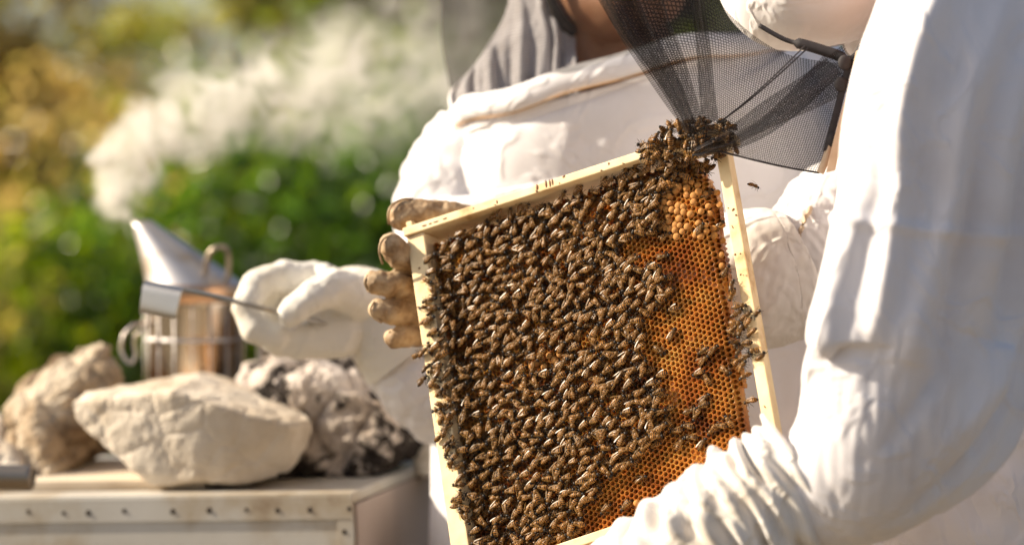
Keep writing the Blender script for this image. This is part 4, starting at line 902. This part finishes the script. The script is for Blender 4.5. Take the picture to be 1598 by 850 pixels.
# A's veil: open net drum from the collar hoop to the hat
rowsV = []
for (cx, cy, ra, rb, d) in ((966, 122, 188, 138, 2.84), (966, 70, 194, 146, 2.84), (964, 0, 198, 150, 2.84), (962, -90, 190, 148, 2.84), (960, -170, 170, 140, 2.84), (960, -215, 150, 130, 2.84)):
    c = P(cx, cy, d); t2 = np.linspace(-math.pi, math.pi, 140); tl = .2 * max(0, 1 - (122 - cy) / 200)
    m1 = unit(RIGHT + UP * .235 * min(1, max(0, (cy + 215) / 330)))
    wob = 1 + .02 * np.sin(t2 * 7 + cy * .01) + .012 * np.sin(t2 * 13 + 2)
    rowsV.append(c + m1 * (np.cos(t2) * ra / 1000 * wob)[:, None] + FWD * (np.sin(t2) * rb / 1000 * wob)[:, None])
rv = np.array(rowsV); VG = np.stack([catmull(rv[:, j], 60) for j in range(140)], 1)
hang(A, grid_mesh('veil', VG, False, M['net_a'], None, uv=True))
# hat (above the picture)
hat = [(.05, .125), (.09, .115), (.115, .08), (.122, .03), (.125, 0), (.145, -.006), (.175, -.012), (.178, -.015), (.15, -.010), (.12, -.005)]
n = 72; th = np.linspace(0, 2 * math.pi, n, endpoint=False); hc_ = P(962, -215, 2.84); rows = [hc_ + np.stack([r_ * np.cos(th), r_ * .95 * np.sin(th), np.full(n, z) + .006 * np.sin(3 * th) * (r_ > .14)], -1) for r_, z in hat]
rows = [hc_ + np.tile(np.array([[0, 0, .13]]), (n, 1)) + np.stack([.004 * np.cos(th), .004 * np.sin(th), 0 * th], -1)] + rows
hang(A, grid_mesh('hat', np.array(rows), True, M['canvas'], None))
# A's right arm sleeve, glove and left arm
T = tube_grid([(765, 215, 2.86, 62, 70), (722, 300, 2.86, 72, 75), (715, 420, 2.85, 70, 72), (722, 540, 2.83, 66, 66), (712, 612, 2.81, 62, 62), (662, 590, 2.80, 54, 54), (612, 530, 2.795, 48, 46), (578, 498, 2.79, 42, 40)], 110, 90)
X = drape(T, True, 1.10, 1.04, 110, .01, .006, 18, 12)
hang(A, grid_mesh('sleeve', relax(X, True, 1), True, M['suit'], None))
T = tube_grid([(1190, 110, 2.90, 70, 80), (1275, 190, 2.91, 84, 80), (1320, 330, 2.92, 80, 75), (1335, 480, 2.91, 74, 72), (1335, 620, 2.9, 68, 66), (1330, 800, 2.88, 58, 55), (1318, 930, 2.86, 50, 48)], 90, 80)
hang(A, grid_mesh('sleeve', relax(drape(T, True, 1.05, 1.02, 80, .01, .006, 14, 15), True, 1), True, M['suit'], None))
def glove_hang(parent, p, mat):
    p = np.asarray(p); chs = [[(p, .034), (p + (0, -.005, -.06), .038)]]
    for k, (dx_, L_) in enumerate(((-.028, .07), (-.010, .082), (.010, .078), (.027, .062))): chs.append([(p + (dx_, -.01, -.07), .0115), (p + (dx_ * 1.15, -.018, -.07 - L_ * .5), .0108), (p + (dx_ * 1.1, -.034, -.07 - L_), .009)])
    chs.append([(p + (-.03, -.015, -.02), .014), (p + (-.05, -.035, -.055), .012), (p + (-.048, -.05, -.085), .010)])
    return blob('glove', chs, .0035, mat, parent, 4)
glove_hang(A, W(.33, .0, .80), M['glove_w'])
tr_ = []
for sx in (-1, 1):
    rows = []
    for z, rr in ((.86, .115), (.80, .112), (.70, .108), (.5, .10), (.3, .095), (.12, .09), (.07, .085)):
        t2 = np.linspace(0, 2 * math.pi, 48, endpoint=False); rows.append(W(sx * (.085 + .015 * (1 - z)), .02, z) + np.stack([rr * np.cos(t2), rr * 1.05 * np.sin(t2), 0 * t2], -1))
    G = np.array(rows); G = np.stack([catmull(G[:, j], 60) for j in range(48)], 1); hang(A, grid_mesh('trouser_leg', drape(G, True, 1.03, 1.02, 50, .03, .005, 12, 20 + sx), True, M['suit'], None))
    bm = bmesh.new(); chain(bm, [(W(sx * .10, .03, .10), .055), (W(sx * .10, .02, .05), .05), (W(sx * .10, -.12, .042), .042)]); me = remeshed(bm, .008, 3); o = bpy.data.objects.new('boot', me); link(o, None, M['black']); hang(A, o)
# fist in white goatskin, thumb laid over the tool
fist = [pc((585, 480, 2.80, 34), (545, 482, 2.79, 37), (500, 492, 2.785, 33)),
        pc((535, 452, 2.785, 21), (490, 434, 2.775, 18), (440, 430, 2.765, 17), (400, 444, 2.752, 16), (384, 480, 2.742, 15.5), (398, 514, 2.735, 15), (430, 526, 2.737, 13)),
        pc((540, 470, 2.80, 20), (480, 446, 2.81, 17), (420, 446, 2.80, 16), (396, 486, 2.785, 15), (412, 520, 2.76, 16), (445, 530, 2.755, 14)),
        pc((545, 490, 2.82, 20), (480, 470, 2.825, 18), (430, 478, 2.815, 17), (415, 510, 2.80, 17), (438, 536, 2.78, 15), (465, 538, 2.775, 14)),
        pc((550, 505, 2.835, 19), (495, 495, 2.845, 17), (450, 505, 2.835, 15), (445, 530, 2.815, 14), (470, 545, 2.80, 13)),
        pc((575, 500, 2.78, 28), (530, 525, 2.765, 24), (470, 530, 2.755, 20), (430, 528, 2.75, 17)),
        pc((560, 465, 2.755, 24), (522, 448, 2.735, 21), (492, 462, 2.722, 18.5), (466, 480, 2.716, 16.5), (450, 491, 2.716, 14)),
        pc((520, 442, 2.76, 14), (507, 424, 2.76, 9))]
g1 = blob('glove', fist, .0024, M['glove_w'], A, 2, disp=lambda co: .0016 * (1 - 2.4 * abs(fbm(co, 26, 2, 2))) + .0004 * fbm(co, 110, 3, 2))
T = tube_grid([(512, 478, 2.79, 36, 33), (545, 478, 2.79, 44, 40), (575, 485, 2.79, 46, 43), (610, 510, 2.792, 55, 52), (640, 545, 2.795, 60, 56)], 70, 90)
hang(A, grid_mesh('glove_cuff', relax(drape(T, True, 1.14, 1.03, 110, .035, .004, 30, 9), True, 1), True, M['glove_w'], None))

# ===== near beekeeper holding the frame
B = empty('person', (float(P(1620, 400, 2.45)[0]), float(P(1620, 400, 2.45)[1]), 0)); tag(B, 'person in white suit seen from the side, holding up the hive frame', 'person', GL)
ax0, ay0 = B.location.x, B.location.y
chB = [[(P(1500, 60, 2.45), .062), (P(1400, -60, 2.45), .060)], [(P(1600, 130, 2.5), .11), (P(1650, 500, 2.5), .115), (W(.02, .05, .95), .12)],
       [(P(1520, 60, 2.30), .07), (P(1560, 60, 2.60), .07)],
       [(P(1500, 60, 2.24), .062), (P(1440, 400, 2.17), .05), (P(1410, 690, 2.15), .044), (P(1250, 770, 2.17), .034), (P(1120, 840, 2.22), .03)],
       [(P(1520, 60, 2.62), .06), (P(1440, 310, 2.665), .042), (P(1345, 352, 2.61), .034), (P(1240, 415, 2.53), .028), (P(900, 440, 2.59), .03)],
       [(W(-.02, -.02, .88), .09), (W(-.02, -.02, .48), .06), (W(-.02, -.02, .09), .045), (W(-.14, -.02, .045), .04)], [(W(.0, .12, .92), .095), (W(-.02, .12, .48), .06), (W(0, .12, .09), .045), (W(-.11, .12, .045), .04)],
       [(P(1270, -75, 2.44), .045), (P(1225, -50, 2.43), .03)]]
hb = P(1330, -150, 2.45)
blob('body', chB, .009, M['skin'], B, 4, balls=[(hb, .095, .075, .105), (P(1180, -120, 2.44), .02, .014, .02)])
# hood: soft dome, its rolled lower edge is what dips into the picture
n = 96; th = np.linspace(0, 2 * math.pi, n, endpoint=False); rows = []
hcen = P(1300, -112, 2.42)
for e in np.linspace(-1.5, 1.5, 60):
    wob = 1 + .02 * np.sin(th * 5 + e * 2) + .012 * np.sin(th * 9 - e * 3)
    rows.append(hcen + RIGHT * (.110 * np.cos(e) ** .85 * np.cos(th) * wob)[:, None] + FWD * (.112 * np.cos(e) ** .85 * np.sin(th) * wob)[:, None] + UP * (.112 * math.sin(e) * (1.35 if e > 0 else 1) + .03 * np.cos(e) * np.cos(th) * (1 if e < 0 else .3))[:, None])
X = drape(np.array(rows), True, 1.02, 1.03, 60, .04, .006, 14, 33)
hang(B, grid_mesh('hood', relax(X, True, 1), True, M['suit'], None))
# black binding and tan zip tape running down the neck opening
hang(B, sweep(catmull([P(1185, 40, 2.320), P(1225, 62, 2.315), P(1262, 72, 2.310), P(1300, 84, 2.305), P(1328, 92, 2.300), P(1350, 66, 2.298), P(1385, 38, 2.298)], 40), [.0022] * 10 + [.005] * 14 + [.003] * 16, 8, M['black'], 'veil_binding'))
hang(B, ribbon(catmull([P(1343, 78, 2.285), P(1332, 130, 2.282), P(1318, 180, 2.280), P(1306, 225, 2.280), P(1296, 268, 2.282)], 24), np.array([.008, -.002, .002]), .0016, M['tan_tape'], 'zip_tape'))
for (x, y) in ((1312, 132), (1300, 218), (1318, 98)):
    bm = bmesh.new(); ball(bm, P(x, y, 2.292), .006, .003, .007); hang(B, from_bm('zip_slider', bm, M['black'], smooth=True))
hang(B, ribbon(catmull([P(1328, 92, 2.295), P(1316, 135, 2.293), P(1303, 185, 2.292), P(1290, 235, 2.293)], 20), np.array([.007, -.001, .002]), .0014, M['black'], 'zip'))
# jacket trunk
T = tube_grid([(1400, -150, 2.46, 85, 95), (1450, -60, 2.45, 105, 115), (1545, 50, 2.46, 145, 140), (1640, 200, 2.50, 160, 150), (1670, 450, 2.50, 165, 150), (1665, 700, 2.50, 170, 150), (1660, 1000, 2.50, 178, 165), (1655, 1250, 2.5, 180, 168)], 140, 170)
X = drape(T, True, 1.06, 1.04, 110, .006, .016, 9, 40, stretch=(1, 1, .7), lam=46)
hang(B, grid_mesh('jacket', relax(X, True, 1), True, M['suit_b'], None))
# near sleeve
T = tube_grid([(1690, -140, 2.30, 110, 80), (1610, -40, 2.25, 120, 76), (1540, 80, 2.20, 120, 74), (1497, 200, 2.17, 116, 72), (1474, 330, 2.16, 106, 70), (1452, 430, 2.155, 106, 68), (1434, 520, 2.15, 106, 67), (1426, 585, 2.145, 99, 67), (1396, 655, 2.14, 90, 66), (1345, 720, 2.145, 72, 64), (1285, 762, 2.16, 55, 54), (1225, 785, 2.17, 44, 44)], 230, 190, turn=np.interp(np.linspace(0, 1, 230), [0, .12, .6, .78, 1], [.5, .62, .62, .25, 0]))
nrm = gnormal(T, True)
u_ = np.linspace(0, 1, 230)[:, None]; v_ = np.linspace(0, 2 * math.pi, 190, endpoint=False)[None]
eu = 1.02 + .022 * np.exp(-((np.linspace(0, 1, 230) - .78) / .14) ** 2)
def vf(c, w, a, u0, u1, sl=0.):         # one long soft fold: angle c, width w
    d = (v_ - c - sl * (u_ - .4) + math.pi) % (2 * math.pi) - math.pi
    return a * np.exp(-(d / w) ** 2) * np.clip((u_ - u0) / .12, 0, 1) * np.clip((u1 - u_) / .12, 0, 1)
seam_u = .385 + .035 * np.cos(v_ - 3.3)
fold = vf(3.7, 0.136, 0.0136, .12, .62, .5) + vf(4.15, 0.153, 0.0119, .15, .7, -.3) + vf(4.6, 0.136, 0.0136, .05, .55, .5) + vf(5.1, 0.170, 0.0153, .1, .75, -.5) + vf(5.6, 0.153, 0.0136, .2, .8, .8) + vf(3.3, 0.170, 0.0102, .3, .8, -.6)
fold += vf(4.35, 0.102, -0.0085, .2, .8, .2) + vf(4.9, 0.111, -0.0102, .1, .6, .4) + vf(5.4, 0.119, -0.0102, .3, .85, -.4)
fold += .0035 * np.exp(-((u_ - seam_u) / .0085) ** 2)
# bulge over the elbow crook and the pinch above it, on the side towards the frame
side = np.exp(-(((v_ - 3.05 + math.pi) % (2 * math.pi) - math.pi) / .6) ** 2)
fold += side * .006 * np.exp(-((u_ - .60) / .06) ** 2)
X = drape(T + nrm * -np.sign((nrm[60, 95] @ (T[60, 95] - T[60].mean(0)))) * -1 * fold[..., None], True, eu, 1.03, 130, .008, .006, 16, 51, stretch=(1.6, 1.6, .5), lam=34)
hang(B, grid_mesh('sleeve', relax(X, True, 1), True, M['suit_b'], None))
# gauntlet of the near hand, gathered into radial folds, reaching under the frame
T = tube_grid([(1262, 745, 2.165, 60, 54), (1215, 778, 2.165, 58, 52), (1165, 805, 2.17, 58, 50), (1105, 845, 2.18, 55, 48), (1040, 885, 2.20, 52, 46), (975, 925, 2.225, 48, 44), (900, 965, 2.26, 44, 40)], 200, 130)
nrm = gnormal(T, True); sgn = np.sign((nrm[50, 40] @ (T[50, 40] - T[50].mean(0)))); u_ = np.linspace(0, 1, 200)[:, None]; v_ = np.linspace(0, 2 * math.pi, 130, endpoint=False)[None]
ring = .0052 * np.sin(u_ * 62 + 1.6 * np.sin(v_ * 2 + 1) + 1.0 * np.sin(v_ + u_ * 9)) * (.55 + .45 * np.sin(u_ * 17 + v_ * 3)) + .003 * np.sin(u_ * 103 + 2 * np.sin(v_ * 3))
X = drape(T + nrm * sgn * ring[..., None], True, 1.07, 1.03, 80, .05, .003, 30, 61)
hang(B, grid_mesh('gauntlet', relax(X, True, 1), True, M['canvas'], None, thick=.0016))
hand = [pc((960, 935, 2.25, 34), (890, 960, 2.29, 36)), pc((900, 935, 2.27, 14), (860, 915, 2.30, 13), (835, 925, 2.36, 12)), pc((880, 950, 2.27, 14), (835, 935, 2.31, 13), (810, 945, 2.38, 12)), pc((870, 965, 2.28, 13), (820, 955, 2.32, 12.5), (795, 965, 2.38, 11)), pc((865, 985, 2.30, 12), (815, 978, 2.34, 11), (790, 985, 2.38, 10)), pc((950, 920, 2.30, 16), (920, 915, 2.36, 14), (880, 930, 2.42, 12.5))]
blob('glove', hand, .0032, M['leather'], B, 4)
# far arm: sleeve, canvas gauntlet with gathered cuff, brown leather hand
T = tube_grid([(1560, 40, 2.62, 75, 75), (1490, 180, 2.66, 84, 80), (1430, 300, 2.66, 82, 78), (1370, 350, 2.63, 76, 70), (1310, 352, 2.58, 66, 60), (1262, 380, 2.545, 50, 48), (1225, 405, 2.53, 44, 42)], 130, 110)
X = drape(T, True, 1.10, 1.04, 120, .01, .007, 22, 71)
hang(B, grid_mesh('sleeve', relax(X, True, 1), True, M['suit'], None))
T = tube_grid([(1262, 412, 2.525, 54, 50), (1245, 420, 2.525, 62, 56), (1215, 430, 2.52, 67, 58), (1170, 436, 2.515, 68, 58), (1110, 438, 2.53, 62, 54), (1020, 440, 2.56, 52, 46), (930, 440, 2.59, 44, 40), (850, 440, 2.60, 40, 36)], 170, 140)
X = drape(T, True, 1.06, 1.04, 110, .01, .006, 24, 81)
hang(B, grid_mesh('gauntlet', relax(X, True, 1), True, M['canvas'], None, thick=.0016))
th = np.linspace(0, 2 * math.pi, 60); cc = P(1258, 414, 2.525); rr = .054 + .0016 * np.sin(th * 17)
hang(B, sweep(cc + UP * (rr * np.cos(th) * 1.06)[:, None] + unit(FWD + RIGHT * .2) * (rr * .95 * np.sin(th))[:, None] + RIGHT * (.006 * np.cos(th * 2))[:, None], .0026, 6, M['tan_tape'], 'gauntlet_cuff', caps=False))
brown = [pc((900, 440, 2.605, 38), (820, 430, 2.580, 42), (760, 440, 2.565, 36)),
         pc((800, 395, 2.575, 20.46), (748, 350, 2.550, 16.74), (705, 338, 2.542, 15.35), (660, 336, 2.539, 16.74), (630, 336, 2.537, 15.81)),
         pc((770, 425, 2.575, 15.81), (700, 420, 2.560, 14.88), (650, 408, 2.535, 14.42), (622, 396, 2.517, 14.42), (612, 384, 2.513, 13.49)),
         pc((770, 450, 2.575, 15.81), (700, 452, 2.560, 14.42), (645, 446, 2.537, 13.95), (605, 442, 2.520, 13.02), (584, 440, 2.517, 11.62)),
         pc((770, 470, 2.580, 14.88), (705, 484, 2.563, 13.95), (645, 487, 2.541, 13.02), (610, 487, 2.525, 12.56), (592, 483, 2.523, 11.16)),
         pc((770, 490, 2.585, 13.95), (710, 515, 2.567, 12.56), (660, 522, 2.545, 11.62), (630, 526, 2.533, 11.16), (614, 528, 2.530, 9.77))]
blob('glove', brown, .0020, M['leather'], B, 1, disp=lambda co: .0011 * (1 - 2.505 * abs(fbm(co, 55, 12, 3))) + .0004 * fbm(co, 200, 3, 2))
for pts in ([(607, 350, 2.533), (606, 334, 2.525), (612, 320, 2.525), (628, 311, 2.529), (645, 311, 2.535)], [(597, 412, 2.505), (592, 392, 2.501), (597, 374, 2.501), (612, 366, 2.505)], [(574, 452, 2.512), (569, 440, 2.509), (574, 429, 2.511)], [(596, 503, 2.517), (582, 494, 2.513), (578, 482, 2.513), (584, 470, 2.515)], [(607, 536, 2.527), (603, 527, 2.525), (609, 516, 2.525)]):
    hang(B, sweep(catmull([P(*q) for q in pts], 20), .0013, 5, M['leather'], 'glove_seam'))
# trouser legs and boots
for k, (oy, ox) in enumerate(((-.02, -.02), (.12, -.01))):
    rows = []
    for z, r_ in ((.84, .115), (.80, .112), (.70, .108), (.5, .10), (.3, .095), (.12, .09), (.07, .085)):
        t2 = np.linspace(0, 2 * math.pi, 48, endpoint=False); rows.append(W(ox, oy, z) + np.stack([r_ * np.cos(t2), r_ * 1.0 * np.sin(t2), 0 * t2], -1))
    G = np.array(rows); G = np.stack([catmull(G[:, j], 60) for j in range(48)], 1); hang(B, grid_mesh('trouser_leg', drape(G, True, 1.03, 1.02, 50, .03, .005, 12, 25 + k), True, M['suit_b'], None))
    bm = bmesh.new(); chain(bm, [(W(ox, oy, .10), .055), (W(ox - .02, oy, .05), .05), (W(ox - .16, oy, .042), .042)]); me = remeshed(bm, .008, 3); o = bpy.data.objects.new('boot', me); link(o, None, M['black']); hang(B, o)
# near veil: open net from the hood, drawn down to the frame corner
rowsB = [[(905, -70, 2.306), (985, -60, 2.302), (1080, -50, 2.300), (1140, 24, 2.303), (1212, 78, 2.307), (1284, 96, 2.308), (1332, 98, 2.307)],
         [(965, 40, 2.310), (1025, 45, 2.305), (1096, 55, 2.303), (1155, 75, 2.305), (1220, 112, 2.306), (1278, 132, 2.307), (1322, 132, 2.307)],
         [(1020, 118, 2.318), (1058, 120, 2.316), (1106, 122, 2.314), (1150, 142, 2.312), (1205, 168, 2.308), (1260, 188, 2.307), (1308, 190, 2.307)],
         [(1066, 190, 2.328), (1084, 190, 2.326), (1110, 186, 2.325), (1146, 206, 2.321), (1190, 226, 2.314), (1244, 236, 2.308), (1294, 238, 2.307)],
         [(1080, 243, 2.333), (1094, 240, 2.332), (1118, 236, 2.330), (1146, 242, 2.326), (1186, 252, 2.316), (1232, 262, 2.309), (1280, 270, 2.307)]]
S = sheet(rowsB, 90, 130)
X = drape(S, False, 1.03, 1.05, 90, .02, .010, 16, 91, pin=1)
veil = grid_mesh('veil', relax(X, False, 2), False, M['net'], None, uv=True); hang(B, veil)
def pleat(pts, w0, w1, seed, n=3):
    c = catmull([P(*q) for q in pts], 50); t = unit(np.gradient(c, axis=0)); a = unit(np.cross(t, FWD)); k = np.linspace(0, 1, 50)
    w = (w0 * (1 - k) + w1 * k)[:, None]; cols = np.linspace(-1, 1, 26)
    G = c[:, None] + a[:, None] * (w * cols[None])[..., None] + (-FWD) * (.0045 * np.sin(cols[None] * math.pi * n * .5 + seed + k[:, None] * 2))[..., None]
    hang(B, grid_mesh('veil_pleat', G, False, M['net_dense'], None, uv=True))
pleat([(965, -60, 2.292), (1000, 30, 2.295), (1040, 110, 2.304), (1070, 170, 2.314), (1086, 200, 2.319)], .030, .007, .3, 5)
pleat([(935, -60, 2.294), (975, 20, 2.296), (1020, 90, 2.304), (1055, 150, 2.312), (1078, 205, 2.321)], .018, .005, 1.7, 3)
pleat([(1080, -50, 2.289), (1090, 20, 2.291), (1098, 80, 2.299), (1103, 140, 2.307), (1108, 190, 2.316)], .0050, .0075, .9, 3)
pleat([(1335, 98, 2.297), (1270, 140, 2.297), (1205, 175, 2.300), (1150, 208, 2.311), (1086, 240, 2.324)], .020, .005, 2.2, 4)
pleat([(1300, 100, 2.297), (1240, 160, 2.297), (1190, 200, 2.301), (1140, 225, 2.312), (1100, 236, 2.321)], .012, .004, .2, 3)
for dx_ in (0, 5):
    hang(B, sweep(catmull([P(1256 + dx_, 72 + dx_ * .6, 2.297), P(1205 + dx_, 122, 2.297), P(1160 + dx_ * .6, 162, 2.304), P(1122, 192, 2.314)], 24), .0007, 5, M['black'], 'veil_cord'))
hem = X[-1]; hang(B, sweep(hem[::2], .0010, 5, M['black'], 'veil_hem'))
hang(B, sweep(catmull([P(1296, 222, 2.295), P(1290, 245, 2.295), P(1280, 270, 2.297)], 12), .0035, 8, M['tan_tape'], 'veil_edge_tape'))
